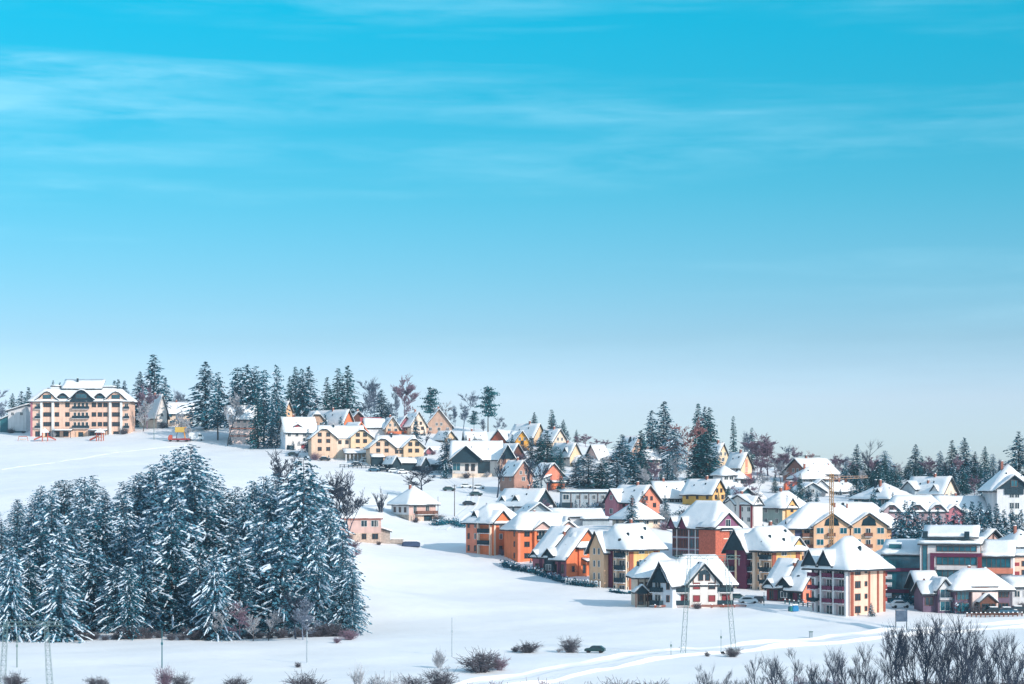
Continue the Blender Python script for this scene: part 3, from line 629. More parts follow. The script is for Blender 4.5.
def front_villa():
    H = House('house', 'pinkish white villa with hipped roof and gabled porch below the glass building', 972, 613, 404, 8, 'house')
    Wd, h = H.x(1012), H.z(588)
    LIL = mat('dusky_lilac_render', (0.15, 0.10, 0.15), .8, .1)
    H.vol(-3.2, Wd, .6, 9, h, 'hipx', 3.4, LIL, o=1.0, hipk=.8)
    H.vol(0, H.x(998.5), -.2, 3, h + .1, 'flat', 0, PINK, o=.1, snow=0, name='bay_wall', rname='bay_roof')
    H.panel('f', -.2, 0.02, H.x(998.5) - .02, -3, h, mat('blush_render', (0.78, 0.60, 0.55), .85, .05), .04)
    H.win('f', -.24, H.x(985), h - 2.2, 1.1, 1.2, FRB)
    H.gable('f', H.x(985.5), 1.7, 2.2, 1.4, 1, 1.6, -.2, BROWNW, o=.3, z0=1.9, snow=.25)
    for d in (-1.5, 1.5): H.post(H.x(985.5) + d, -1.7, -.5, 2.0, .22, FRB)
    H.door('f', -.24, H.x(985.5), 1.5, 1.9, GLASS2); H.wins('f', -.24, [H.x(976), H.x(994)], [.6], .7, 1.2, FRB, bars=0)
    for z in (.5, 3.0): H.win('f', .6, H.x(1005.5), z, 2.0, 1.3, FRB, GLASS, 2)
    H.win('f', .6, -1.6, 2.6, 2.4, 1.7, FRB, GLASS2, 2); H.win('f', .6, -1.6, .3, 2.4, 1.6, FRB, GLASS2, 2)
    # west wing: small timbered gable over dark glazing
    H.vol(-6.0, -3.2, 2.4, 9, h - .3, 'gy', 1.9, LIL, o=.6); H.tri('f', 2.4, -4.6, 1.25, h - .4, 1.6, OFFW, .06)
    for z in (.4, 2.9): H.win('f', 2.4, -4.6, z, 1.9, 1.7, FRW, GLASS2, 1)
    H.vol(-8.6, -6.0, 3.6, 9, h - 1.2, 'gx', 2.0, LIL, o=.6); H.win('f', 3.6, -7.4, 1.4, 1.5, 1.5, FRB, GLASS, 1); H.balc('f', 2.4, -4.6, 2.6, 2.4, .8, OFFW, .3, door=False)
    H.chim(1.5, 5.6, h + 3, .9, .5); H.chim(4.9, 5.8, h + 2.6, .9, .5, MARO)
    H.panel('f', -.2, -.4, Wd + .8, -1.6, -.3, STONE, 2.6, 'terrace')
front_villa()
def dark_annex():
    H = House('house', 'small dark timber house with a snowy roof squeezed between glass building and villa', 919.5, 605, 418, 6, 'house')
    H.vol(0, H.x(937), 0, 7, H.z(587), 'gx', 2.8, DARK, o=.9); H.win('f', 0, 1.6, 1, 1.6, 1.4, FRB, GLASS2, 2); H.balc('f', 0, 1.8, 2.6, 3, .8, OFFW, .25, door=False)
    H.tri('f', 0, .9, 1.0, H.z(585.5), 1.5, BROWNW, .2); H.win('f', 0, 1.6, 3.0, 1.4, .9, FRB, GLASS2, 1)
dark_annex()
def long_yellow():
    H = House('apartment_building', 'long peach yellow apartment building with two front gables behind the tower', 790, 572, 530, 4, 'apartment block')
    Wd, h = H.x(902), H.z(525.5)
    H.vol(0, Wd, 0, 12, h, 'hipx', 5.8, SAND, o=1.3, hipk=1.0)
    for u in (830.5, 868):
        a = H.x(u); H.gable('f', a, 4.6, h - .1, 3.3, 6, 2.0, 0, SAND, o=.7, z0=-3)
        mb = MB(); mb.prism([(a - 1.9, -2.14, h - .0), (a + 1.9, -2.14, h - .0), (a + 1.5, -2.14, h + 1.5), (a, -2.14, h + 2.5), (a - 1.5, -2.14, h + 1.5)], (0, .12, 0)); H.add('gable_panel', mb, GLASS)
        for i in range(4):
            z = h - 2.9 * (i + 1) + .9
            for d in (-3.0, 3.0): H.win('f', -2.0, a + d, z, 1.7, 1.4, FRW, GLASS2, 1)
            H.balc('f', -2.0, a - .2, z - .8, 2.0, .8, FRB, .9)
    for u0, u1 in ((795, 802), (843.5, 850), (893, 901)): H.panel('f', 0, H.x(u0), H.x(u1), -3, h - .15, mat('navy_cladding', (0.045, 0.06, 0.13), .7, .1), .1)
    for i in range(4):
        z = h - 2.9 * (i + 1); H.balc('f', 0, H.x(807), z, 2.6, 1.0, FRB, .9); H.balc('f', 0, H.x(882), z, 1.6, 1.0, FRB, .9); H.win('f', 0, H.x(816), z + .9, 1.6, 1.4, FRW, GLASS2)
    H.chim(Wd * .44, 4.5, h + 4.4, 1.2, .35); H.chim(Wd * .55, 4.3, h + 4.2, 1.2, .35)
    for x, y in ((.43, 5.2), (.52, 5.2)): H.vent(Wd * x, y, h + 5.4, .6, .4)
    H.gable('f', Wd * .87, 1.1, h + 2.8, 1.3, 3, -3.0, 0, FRB, o=.3)
    H.gable('l', 3, 1.3, h - .1, 1.5, 3, .2, 0, DARK, o=.3)
long_yellow()

# ------------------------------------------------------------------ middle rows
def house(name, label, u, v, Y, rz, uR=None, uL=None, W_=None, D_=None, ve=None, h=None, ty='gy', vr=None, rise=None, m=CREAM, o=.7, og=None, clip=0, rows=1, nf=2, nl=2, ww=1.0, wh=1.15, fm=FRW, group=None, ch=1, lm=None, hipk=1.0, snow=.42, cat='house', top=True):
    H = House(name, label, u, v, Y, rz, cat, group)
    Wd = W_ if W_ else H.x(uR); D = D_ if D_ else H.y(uL); hh = h if h else H.z(ve); rs = rise if rise else H.z(vr) - hh
    H.vol(0, Wd, 0, D, hh, ty, rs, m, o=o, og=og, clip=clip, hipk=hipk, snow=snow)
    H.W, H.D, H.h, H.rise = Wd, D, hh, rs
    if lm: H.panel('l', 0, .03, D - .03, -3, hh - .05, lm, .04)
    for r in range(rows):
        z = hh - 2.75 * (r + 1) + 1.0
        for i in range(nf): H.win('f', 0, Wd * (i + .5) / nf, z, ww, wh, fm)
        if rz > 15:
            for i in range(nl): H.win('l', -.04 if lm else 0, D * (i + .5) / nl, z, ww, wh, fm)
    if top and ty == 'gy' and rs > 2.6:
        for d in (-.9, .9): H.win('f', 0, Wd / 2 + d, hh + .2, .75, 1.05, fm)
    if ch: H.chim(Wd * (.5 if ty == 'gy' else .35), D * (.4 if ty == 'gy' else .5), hh + rs * .95, 1.1)
    for fx, fy in ((.28, .35), (.22, .7)):
        if ty == 'gy' and rs > 2: H.vent(Wd * fx, D * fy, hh + rs * fx * 2 + .35, .35, .4)
        elif ty in ('gx', 'hipx') and rs > 2: H.vent(Wd * (fy + .05), D * fx, hh + rs * fx * 2 + .3, .35, .4)
    return H
# grey gable and the long roofs behind the orange blocks
H = house('house', 'long snow roofed hall with a blue grey gable just above the orange blocks', 522.7, 535, 555, 8, uR=556.5, D_=17, ve=516.8, vr=503, m=GREY, o=.5, og=.9, rows=0, top=False, ch=0)
H.vol(H.W, H.x(607), 5, 15, H.h - .2, 'gx', 1.9, OFFW, o=.6); H.vol(H.x(585), H.x(612), 3, 11, H.h - 1, 'flat', 0, GREY, o=.5, snow=.7); H.chim(-2.0, 4, H.h + 1.4, 1.2, .5, DARK)
H.tri('f', 0, H.W / 2, H.W / 2 - .3, H.h - .1, H.rise - .25, GREY, .06)
H = house('house', 'snow roofed house with dark dormers and dark end gable behind the first orange block', 535, 522, 585, 50, W_=8, uL=497, ve=505, vr=489, m=OFFW, o=.8, rows=1, top=False)
for f, dz in ((.55, 0), (.9, -.3)): H.gable('l', H.D * f, 1.2, H.h + .9 + dz, 1.7, 4, -.6, 0, DARK, o=.3)
H.tri('f', 0, H.W / 2, H.W / 2, H.h, H.rise - .2, DARK, .12)
H = house('house', 'salmon gabled house with shaded side wing and red roof edges above the hipped cream house', 638, 519, 580, 36, uR=661, uL=612, ve=501, vr=485.5, m=SALM, lm=ROSE, rows=1, nf=2, nl=3, o=.9, fm=FRB)  # rose left side and wing paint the shade on the salmon walls
H.gable('l', H.D * .82, 2.9, H.h - .1, 3.4, 6, 1.4, 0, ROSE, o=.6, z0=-2, snow=.4); H.win('l', -1.4, H.D * .82, H.h + .3, 1.0, 1.2, FRW); H.win('l', -1.4, H.D * .82, 1.4, 1.3, 1.3, FRW)
H = house('house', 'cream house with a pyramid shaped snow roof behind the yellow block', 633, 532, 540, 30, uR=661, uL=614, ve=517.5, vr=502, m=CREAM, ty='hipy', hipk=1.0, rows=1, nf=3, nl=2, o=1.0, ww=1.2)
H = house('house', 'yellow ochre house with a maroon edged gable below the dark firs', 712.5, 510, 600, 42, uR=727, uL=685, ve=493, vr=479.5, m=YEL, lm=mat('shaded_yellow_render', (0.70, 0.40, 0.10), .85, .08), rows=2, nf=2, nl=3, o=.7, ww=.8, fm=FRB)  # left wall painted a darker yellow to stand for its shade
H = house('long_house', 'low whitish house with a broad snow roof joined to the left of the ochre house', 658, 506, 612, 12, uR=686, D_=9, ve=497, vr=481.5, ty='gx', m=GREY, rows=1, nf=5, nl=2, o=.9, hipk=.6, ww=1.2)
H.panel('f', 0, 0, H.W, H.h - .7, H.h - .1, TEAL, .3)
H = house('house', 'white house with red corner strips and broken roofline to the right of the ochre house', 752.5, 526, 558, 42, uR=763, uL=727, ve=505, vr=495, ty='gx', m=WHITE, rows=2, nf=1, nl=4, o=.6, rise=2.6)
for a in (H.D * .42, .3, H.D * .95): H.panel('l', 0, a - .3, a + .3, -3, H.h - .1, MARO, .14)
H.gable('l', H.D * .80, 2.0, H.h + .1, 2.1, 4, .4, 0, WHITE, o=.4, z0=0); H.gable('f', H.W / 2, 1.8, H.h + .2, 2.0, 4, .3, 0, WHITE, o=.4, z0=0); H.win('f', -.3, H.W / 2, H.h + .4, .8, 1.0)
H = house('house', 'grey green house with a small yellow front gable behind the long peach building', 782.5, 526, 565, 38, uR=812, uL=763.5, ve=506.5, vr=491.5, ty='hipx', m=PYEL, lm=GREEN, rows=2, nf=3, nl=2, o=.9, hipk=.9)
H.gable('f', H.x(791.5), 2.0, H.h - .2, 2.4, 5, .5, 0, YEL, o=.5, z0=-2); H.win('f', -.5, H.x(791.5), H.h - 1.5, .9, 1.8, FRB); H.win('f', -.5, H.x(791.5), H.h - 4.2, 1, 1.6, FRB); H.vent(H.W * .3, H.D * .3, H.h + 2.2)
# hillside right
H = house('house', 'tall white house with a dark timber gable at the right edge of the village', 993, 532, 545, 0, uR=1034, D_=12, ve=488, vr=464.5, ty='hipx', m=OFFW, rows=3, nf=0, o=1.2, top=False, hipk=.9)
H.gable('f', H.x(1012.5), 4.4, H.h - .2, 3.6, 6, 1.6, 0, OFFW, o=.9, z0=-3); H.tri('f', -1.6, H.x(1012.5), 4.5, H.h - .2, 3.5, DARK, .25); H.panel('f', -1.6, H.x(1003), H.x(1022), H.h - 1.7, H.h - .25, DARK, .3)
H.win('f', -1.85, H.x(1012.5), H.h + .4, 1.6, 1.6, FRB, GLASS2)
for v_ in (497.5, 508.5, 520): H.wins('f', -1.6, [H.x(1010.3), H.x(1015.6)], [H.z(v_)], 1.05, 1.5); H.balc('f', 0, H.x(1026), H.z(v_) - .3, 2.6, 1.0, FRB)
H = house('house', 'cream gabled house with dark roof edge and a pink lower wing', 943, 504, 590, 42, uR=959.5, uL=913, ve=492, vr=477, m=CREAM, lm=PINK, rows=1, nf=2, nl=4, o=.9, top=False)
H.gable('l', H.D * .86, 2.3, H.h + .8, 2.2, 5, 1.6, 0, GREY, o=.5, z0=0); H.gable('l', H.D * .22, 1.2, H.h + .3, 1.6, 4, .2, 0, WHITE, o=.4, z0=0); H.chim(1.6, H.D * .5, H.h + 2.2, 1.0, .5)
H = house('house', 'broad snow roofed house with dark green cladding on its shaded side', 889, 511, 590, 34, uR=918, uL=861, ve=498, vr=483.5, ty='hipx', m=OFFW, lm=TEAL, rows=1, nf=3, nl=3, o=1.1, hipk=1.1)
H.gable('l', H.D * .4, 1.1, H.h + 1.2, 1.4, 3, -1.2, 0, DARK, o=.3); H.chim(3, H.D * .6, H.h + 3.4, 1.6, .6, DARK)
H = house('house', 'dusky pink house with three rounded dormer gables behind the row of young firs', 891, 532, 535, 6, uR=947, D_=9, ve=511, vr=496, ty='hipx', m=mat('dusky_pink_render', (0.36, 0.26, 0.285), .85, .08), rows=1, nf=0, o=.7, hipk=.6, ch=0)
for u_ in (891, 917, 938):
    a = H.x(u_); H.gable('f', a, 2.0, H.h + .1, 1.9, 4, .4, 0, MATS['dusky_pink_render'], o=.45, z0=-1, clip=.35); H.win('f', -.4, a, H.h - .2, .9, 1.1, FRB)
H.panel('f', 0, H.x(925), H.x(930), -2, H.h, MATS['dusky_pink_render'], .3); H.win('f', -.3, H.x(927.5), 2.0, .9, 1.1, FRB); H.win('f', 0, H.x(904), 2, 1, 1.2, FRB)
H = house('long_house', 'low house with a wide shaded snow roof and skylight beside the tall white house', 944, 520, 548, 8, uR=989, D_=12, ve=512, vr=496.5, ty='gx', m=GREY, rows=0, o=.9, ch=0)
mb = MB(); mb.box(H.x(953), 2.0, H.h + 1.2, H.x(960), 3.6, H.h + 2.0); H.add('skylight', mb, BROWNW, H.roof); H.chim(H.W * .45, 6, H.h + 3.8, 1, .5); H.gable('f', H.W * .2, 2.6, H.h - .3, 2.0, 4, 1, 0, ROSE, o=.5, z0=-1)
H = house('chalet', 'timber framed chalet gable behind the glass fronted building', 982.5, 552, 480, 20, uR=1006, D_=13, ve=542, vr=530, m=PINK, rows=1, nf=2, nl=1, o=.8, og=1.0, top=False, ch=0)
for sg in (-1, 1):
    mb = MB(); w2 = H.W / 2; mb.prism([(w2 + sg * (w2 + .5), -.16, H.h - .5), (w2, -.16, H.h + H.rise - .1), (w2, -.16, H.h + H.rise - .65), (w2 + sg * (w2 + .5), -.16, H.h - 1.0)], (0, .14, 0)); H.add('gable_beam', mb, DARK)
H.panel('f', 0, H.W / 2 - .15, H.W / 2 + .15, H.h - .2, H.h + H.rise - .4, BROWNW, .14, 'gable_beam'); H.panel('f', 0, .3, H.W - .3, H.h - .2, H.h + .15, BROWNW, .12, 'gable_beam'); H.balc('f', 0, H.W * .55, H.h - 1.5, 2.6, .9, DARK)
H.gable('f', H.W + 1.6, 1.5, H.h - 1.2, 1.8, 4, -1, 0, BROWNW, o=.5, z0=-1)
H = house('house', 'white house partly cut by the right border beyond the timber chalet', 1016, 552, 470, 14, uR=1045, D_=10, ve=545, vr=531, ty='hipx', m=CREAM, rows=1, nf=2, nl=1, o=1.1)
H = house('house', 'peach block with red window bands cut by the right border', 1013, 585, 432, 4, uR=1045, D_=9, ve=557, rise=.8, ty='shf', m=PEACH, rows=0, nl=1, o=.4, ch=0)
for v_ in (566, 575): H.panel('f', 0, H.x(1013.5), H.x(1019.5), H.z(v_), H.z(v_ - 3.5), MARO, .06); H.win('f', 0, H.x(1027), H.z(v_), 2, 1, FRB)
H = house('house', 'little white outbuilding with snow roof by the right border behind the villa', 1012.5, 606, 412, 4, uR=1040, D_=6, ve=588, rise=1.6, ty='shf', m=OFFW, rows=1, nf=3, nl=1, o=.5, ch=0)
H = house('house', 'brown gabled house with a very wide snow roof on the right hand ridge', 808.5, 492, 672, 40, uR=842, uL=786.5, ve=473, vr=458, ty='gx', m=OFFW, lm=mat('brown_render', (0.30, 0.15, 0.12), .85, .1), rows=2, nf=3, nl=2, o=.9)
H.tri('l', -.04, H.D / 2, H.D / 2 - .2, H.h - .1, H.rise - .2, mat('brown_render', (0.30, 0.15, 0.12)), .06); H.wins('l', -.1, [H.D * .42, H.D * .58], [H.h + .3], .8, 1.1)
mb = MB(); mb.box(-.6, H.D / 2 - .35, H.h + H.rise + .6, H.W * .82, H.D / 2 + .35, H.h + H.rise + .85); H.add('ridge_cap', mb, DARK, H.roof)
H.chim(H.W * .9, H.D * .25, H.h + 1.5, 1.5, .5)
H = house('house', 'grey walled house with a hipped snow roof in front of the brown gabled house', 800, 490, 655, 14, uR=829, D_=9, ve=478, vr=467, ty='hipx', m=GREY, rows=1, nf=4, o=.9, ww=.9)
H = house('house', 'pale grey house with two nested dark edged gables below the ridge', 800, 500, 625, 10, uR=826, D_=10, ve=492, vr=483, m=GREY, rows=0, o=.7, top=False, ch=0)
H.gable('f', H.W * .92, 2.6, H.h + 1.2, 2.4, 6, -2, 0, OFFW, o=.5, z0=0); H.win('f', 0, H.W / 2, H.h - .1, .9, .9); H.vol(H.W, H.W + 6, 3, 10, H.h + .4, 'gx', 2.2, OFFW, o=.6)
H = house('house', 'low snowy roofed house right of the construction crane', 834, 502, 630, 10, uR=863, D_=9, ve=491, vr=481, ty='hipx', m=OFFW, rows=1, nf=4, o=.8)
H = house('house', 'white house with stacked snow roofs and dark strip windows above the ochre house', 724, 498, 645, 24, uR=752, D_=9, ve=488, vr=477, ty='hipx', m=GREY, rows=1, nf=3, nl=2, o=1.0)
H.vol(.6, H.W * .55, 2, 8, H.h + 4.2, 'hipx', 2.6, OFFW, o=.7); H.wins('f', 2, [H.W * .2, H.W * .4], [H.h + 2.6], 1.2, 1.0)
H.vol(H.W * .6, H.W - .5, 1, 6, H.h + 3, 'hipx', 2.0, OFFW, o=.6); H.win('f', 1, H.W * .8, H.h + 1.4, 2, 1.0, FRB)
H = house('house', 'small house with dark gable and low snow roof under the stacked white roofs', 738, 505, 620, 16, uR=756, D_=9, ve=497, vr=488, m=TEAL, rows=0, nf=1, o=.9, top=False, ch=0)
H.vol(H.W, H.W + 3.5, 2, 9, H.h - .6, 'gx', 1.8, GREY, o=.7)
H = house('house', 'yellowish gable house with brick base among the purple leafless trees', 741, 484, 672, 40, uR=753, uL=728, ve=466, vr=452.5, m=PYEL, rows=1, nf=1, nl=2, o=.7, lm=OFFW, top=False)
H.panel('f', 0, .02, H.W - .02, -3, 3.3, BRICK, .1); H.panel('f', 0, H.W * .5 - .5, H.W * .5 + .5, 3.6, H.h + H.rise * .5, SALM, .08)
H = house('house', 'white house end with a bright snowy gable behind the round dark conifer', 718, 480, 690, 36, uR=729, uL=707, ve=456, vr=443, m=PYEL, rows=2, nf=1, nl=2, o=.6)
# hillside centre
H = house('house', 'wide house with two dark timber gables, white ground floor and garage on the upper meadow', 452.5, 478, 690, 0, uR=500, D_=11, ve=458, vr=440.5, ty='gx', m=WHITE, rows=0, o=1.0, top=False)
H.gable('f', H.x(466), 4.7, H.h - .3, 4.4, 6, 1.6, 0, DARK, o=1.0, z0=H.h - 1.6); H.vol(H.x(500), H.x(516), -3.6, 8, H.h - .4, 'gy', 4.8, PEACH, o=.9, og=1.1); H.tri('f', -3.6, H.x(508), 2.6, H.h - .3, 4.4, DARK, .35)
H.panel('f', 0, H.x(478), H.x(490), 1.5, 5.5, GLASS, .1, 'garage_door'); H.wins('f', 0, [H.x(467), H.x(473)], [2.4], 1.1, 2.2, FRB); H.win('f', 0, H.x(456.5), 2.5, 2.4, 2.4, FRW, GLASS2)
for d in (-1.2, 1.2): H.panel('f', -3.6, H.x(508) + d - .6, H.x(508) + d + .6, H.h - 2.2, H.h - .3, FRB, .08, 'shutter')
H.wins('f', -3.6, [H.x(511)], [1.9], .8, 2.2, FRB, bars=0); H.wins('f', -3.6, [H.x(504), H.x(508), H.x(513)], [-.8], .9, 1.1)
H.panel('f', 0, 0, H.x(492), -2, 1.5, CREAM, 1.2, 'terrace_wall'); H.balc('f', 0, H.x(461), 1.6, 4, 1.2, OFFW, .4, door=False)
H = house('house', 'orange and brown gable end tucked right of the wide dark gabled house', 511, 470, 715, 30, uR=524, D_=9, ve=456, vr=443.5, m=ORAN, rows=1, nf=2, nl=1, o=.9, top=False, ch=0); H.tri('f', 0, H.W / 2, H.W / 2, H.h, H.rise - .2, BROWNW, .15)
H = house('house', 'brick house with a brown gable and a snowy stair roof behind two bare trunks', 514, 494, 640, 26, uR=533, D_=10, ve=475, vr=460.5, m=mat('dusty_brick', (0.44, 0.235, 0.18), .85, .15), rows=1, nf=1, nl=2, o=.6, fm=FRW)
H.vol(H.x(533) + .2, H.x(552), 1, 9, 3.4, 'shl', 2, GREY, o=.5); H.win('f', 1, H.x(537), 1.3, 1, 1.3)
H = house('house', 'salmon gable with a snowy ledge and orange annex behind the low grey hall', 544, 494, 648, 24, uR=563, D_=9, ve=474.5, vr=463.5, m=SALM, rows=0, o=.7, top=False, ch=0)
H.pent('f', 0, -.3, H.W + .6, 3.9, 2.4, .5); H.vol(0, H.W - .4, -2.2, 0, 3.3, 'flat', 0, ORAN, o=.1, snow=0); H.win('f', -2.2, H.W * .6, 1.0, 1.2, 1.3); H.vol(H.W, H.W + 3, 2, 8, 4.2, 'gx', 1.2, SALM, o=.4)
H = house('long_house', 'long low grey hall with a flat snow roof and dark base', 562, 509, 605, 3, uR=611, D_=8, ve=493, rise=.4, ty='shf', m=GREY, rows=0, o=.4, ch=0)
H.win('f', 0, H.x(566), H.z(499.5), 1.6, 1.4, FRW); H.wins('f', 0, [H.x(u_) for u_ in (578, 586, 594, 603)], [H.z(499)], .9, 1.1); H.panel('f', 0, 0, H.x(573), -2, H.z(502.5), DARK, .08)
for u_ in (571, 580, 589, 598, 607): H.post(H.x(u_), -.12, 0, H.h - .1, .15, FRB)
H = house('house', 'house with white wall, small dark dormer and yellow gable above the grey hall', 570, 472, 700, 34, uR=581, uL=551, ve=455, vr=443, m=PYEL, lm=WHITE, rows=1, nf=1, nl=2, o=.7, top=False)
H.gable('l', H.D * .28, 1.5, H.h + .6, 1.9, 5, -.4, 0, DARK, o=.4); H.gable('f', H.W * .6, 1.8, H.h - 2.4, 2.2, 3, 2.2, 0, DARK, o=.5, z0=0)
H = house('house', 'narrow white house with a steep pink tinged roof between the spruces', 599, 468, 715, 36, uR=612, uL=598.2, W_=5, D_=8, ve=460, vr=444, ty='gx', m=PINK, rows=1, nf=1, nl=1, o=.7, ch=0)
H = house('house', 'house with a dark roof slope half hidden behind the tallest spruce pair', 632, 462, 735, 26, uR=646, D_=10, ve=449, vr=435, m=PEACH, rows=1, nf=2, nl=1, o=.8, snow=.08, ch=0)
H = house('house', 'little white snow roofed house with a red brick chimney among the spruces', 647, 470, 705, 20, uR=660, D_=7, ve=459, vr=450, ty='gx', m=WHITE, rows=1, nf=2, nl=1, o=.8)
H = house('house', 'house with red edged roof behind the slender fir on the central ridge', 553, 452, 745, 34, uR=567, D_=9, ve=441, vr=429, m=CREAM, rows=1, nf=2, nl=1, o=.7)
H = house('house', 'house with bright yellow end wall and long snow roof on the central ridge', 534, 450, 760, 40, uR=545, uL=510, ve=436, vr=423.5, m=PYEL, rows=1, nf=1, nl=3, o=.7, lm=CREAM, top=False)
H = house('house', 'orange gabled dormer house below the bright yellow end wall', 515.5, 452, 735, 6, uR=529, D_=10, ve=441, vr=431, m=mat('deep_yellow_render', (0.74, 0.36, 0.06), .85, .08), rows=0, nf=1, o=.6, ch=0); H.win('f', 0, H.W / 2, H.h - 1.2, 1, 1.3, FRB)
H = house('house', 'house with a brick red end gable left of the orange gabled dormer house', 490.5, 450, 745, -24, uR=506, D_=12, ve=441, vr=430, m=BRICK, rows=0, nf=1, o=.6, top=False, ch=0)
H.vol(H.W, H.W + 4, 2, 9, H.h, 'gx', 3.4, OFFW, o=.6)
H = house('house', 'low white roofed house behind the wide dark gabled house', 466, 450, 760, 8, uR=486, D_=8, ve=441, vr=431.5, ty='gx', m=CREAM, rows=1, nf=3, o=.7)
H = house('house', 'pale yellow gable house with brown roof edge beside the garden fir', 445, 448, 765, 30, uR=456, D_=9, ve=439, vr=431, m=PYEL, rows=0, nf=1, o=.7, top=False, ch=0)
H = house('house', 'brown gabled beige house veiled by frosted bare trees on the ridge', 426, 440, 800, 6, uR=452, D_=10, ve=426, vr=408.5, m=mat('brownish_beige_render', (0.52, 0.34, 0.26), .85, .1), rows=1, nf=3, o=.8)
H = house('house', 'cream house with tall snowy gable next to the frosted trees on the ridge', 411, 443, 790, 24, uR=426, D_=9, ve=425, vr=411.5, m=CREAM, rows=2, nf=2, nl=1, o=.7, fm=FRB)
H = house('house', 'house with rose coloured gable and orange veranda on the ridge', 398, 438, 795, 16, uR=414, D_=10, ve=428, vr=416, m=ROSE, rows=1, nf=2, o=.7, ch=0); H.balc('f', 0, H.W * .5, 1.6, H.W, 1.6, ORAN, 1.0, door=False)
H = house('house', 'snow roofed house with a small beige gable and orange balcony below the ridge', 386, 438, 785, 14, uR=399, D_=12, ve=427, vr=417, m=BEIGE, rows=1, nf=2, o=.9); H.balc('f', 0, H.W * .6, 1.4, H.W, 1.6, ORAN, 1.0, door=False)
H.vol(-7, 0, 3, 10, H.h, 'gx', 3.2, OFFW, o=.7)
H = house('house', 'house with a bare red roof slope on the ridge', 362, 436, 800, 6, uR=380, D_=8, ve=425, vr=417, ty='gx', m=ROSE, rows=1, nf=2, o=.7, snow=0, ch=0)
for pmat in [mat('red_roof_tile', (0.42, 0.10, 0.11), .8, .15, 2.0)]: H.roof.data.materials[0] = pmat
H = house('house', 'brown red dormer gable house behind the red roof slope', 350, 436, 812, 10, uR=367, D_=8, ve=421, vr=411.5, m=BROWNW, rows=1, nf=2, o=.8, top=False)
H.gable('f', H.W + 1.5, 1.8, H.h - 1, 2.0, 5, -2, 0, PURP, o=.6, z0=0)
H = house('house', 'long snow roofed house with an orange end gable behind the beige double house', 343, 440, 780, 38, uR=353, uL=300, ve=423, vr=409.5, m=ORAN, lm=CREAM, rows=1, nf=1, nl=4, o=.9, top=False)
H = house('house', 'second orange edged gable rising just behind the beige double house', 352, 452, 750, 30, uR=368, D_=10, ve=434, vr=422, m=CREAM, rows=0, nf=1, o=.9, top=False, ch=0)
for sg in (-1, 1):
    mb = MB(); w2 = H.W / 2; mb.prism([(w2 + sg * (w2 + .8), -.95, H.h - .75), (w2, -.95, H.h + H.rise + .1), (w2, -.95, H.h + H.rise - .4), (w2 + sg * (w2 + .8), -.95, H.h - 1.3)], (0, .14, 0)); H.add('barge_board', mb, ORAN)
H = house('house', 'house with a rounded brown gable behind the white garage house', 309, 440, 775, 12, uR=325, D_=11, ve=421, vr=411, m=mat('tan_render', (0.56, 0.36, 0.26), .85, .08), rows=2, nf=2, o=.7, clip=.4, top=False, ch=0)
H = house('house', 'white house with ground floor garage, red door and big snowy roof dormer', 285.5, 451, 758, 18, uR=315, D_=10, ve=431.5, vr=416.5, ty='gx', m=WHITE, lm=mat('shaded_white_render', (0.66, 0.69, 0.74)), rows=1, nf=4, nl=2, o=.8)  # left wall tinted blue for its shade, front plain white
H.gable('f', H.W * .42, 1.5, H.h + 1.6, 1.0, 3, -1.0, 0, MARO, o=.3); H.panel('f', 0, .5, 3.2, -1, 2.1, DARK, .06, 'garage_door'); H.door('f', 0, H.W * .58, 1.3, 2.2, MARO); H.balc('f', 0, H.W * .65, 2.7, 4.5, 1.2, OFFW, .9); H.win('f', 0, H.W * .8, .4, 1.5, 1.7, FRB, MARO, 0); H.win('f', 0, H.W * .7, .2, 1.0, 2.0, FRB)
H = house('house', 'tall house with an orange lit gable half hidden behind the fir group', 282, 440, 800, 38, uR=294, D_=10, ve=418, vr=400.5, m=SAND, rows=2, nf=2, nl=1, o=.9, og=.9, ch=0, lm=GREY, top=False)
H = house('house', 'pink white house with snow roof seen between the fir trunks', 229, 445, 790, 8, uR=254, D_=9, ve=418, vr=405, ty='gx', m=mat('blush_render', (0.78, 0.60, 0.55)), rows=3, nf=4, o=1.0)
H.panel('f', 0, 0, H.W, 6.1, 6.5, SALM, .2); H.panel('f', 0, 0, H.W, 3.3, 3.6, SALM, .2)
def double_house(label, u0, uA, uB, u1, v, Y, ve, vp, va):
    H = House('house', label, u0, v, Y, 12, 'house', 'beige double gabled houses with dark roof edges')
    h = H.z(ve); wA = H.x(uA); xB = H.x(uB); W2 = H.x(u1)
    H.vol(0, wA, 0, 10, h, 'gy', H.z(vp) - h, BEIGE, o=.8, clip=.22, og=.7)
    H.vol(xB, W2, -.6, 9, h + .2, 'gy', H.z(va) - h, PYEL, o=.8, clip=.22, og=.7)
    H.vol(wA * .4, W2 - (W2 - xB) * .4, 2.4, 8.6, h + .1, 'gx', H.z(vp) - h + .5, CREAM, o=.9)
    zz = [(h - 1.6), h + .6, h - 4.4]
    for a, w, off in ((0, wA, 0), (xB, W2 - xB, -.6)):
        for d in (.33, .67):
            for z in zz: H.win('f', off, a + w * d, z, 1.2, 1.2, FRB)
    H.wins('f', 2.4, [wA + (xB - wA) * f for f in (.25, .75)], [h - 2.0, h - 4.6], 1.0, 1.2, FRB)
    H.vol(wA - .6, xB + .6, .3, 3, h - .3, 'flat', 0, CREAM, o=.05, snow=0); H.wins('f', .3, [wA + (xB - wA) * f for f in (.25, .75)], [h - 2.0], 1.0, 1.2, FRB)
    H.chim(wA * .95, 5, h + 3.4, 1.4, .6, DARK); H.panel('f', 0, 0, wA, -2, .8, STONE, .05)
    return H
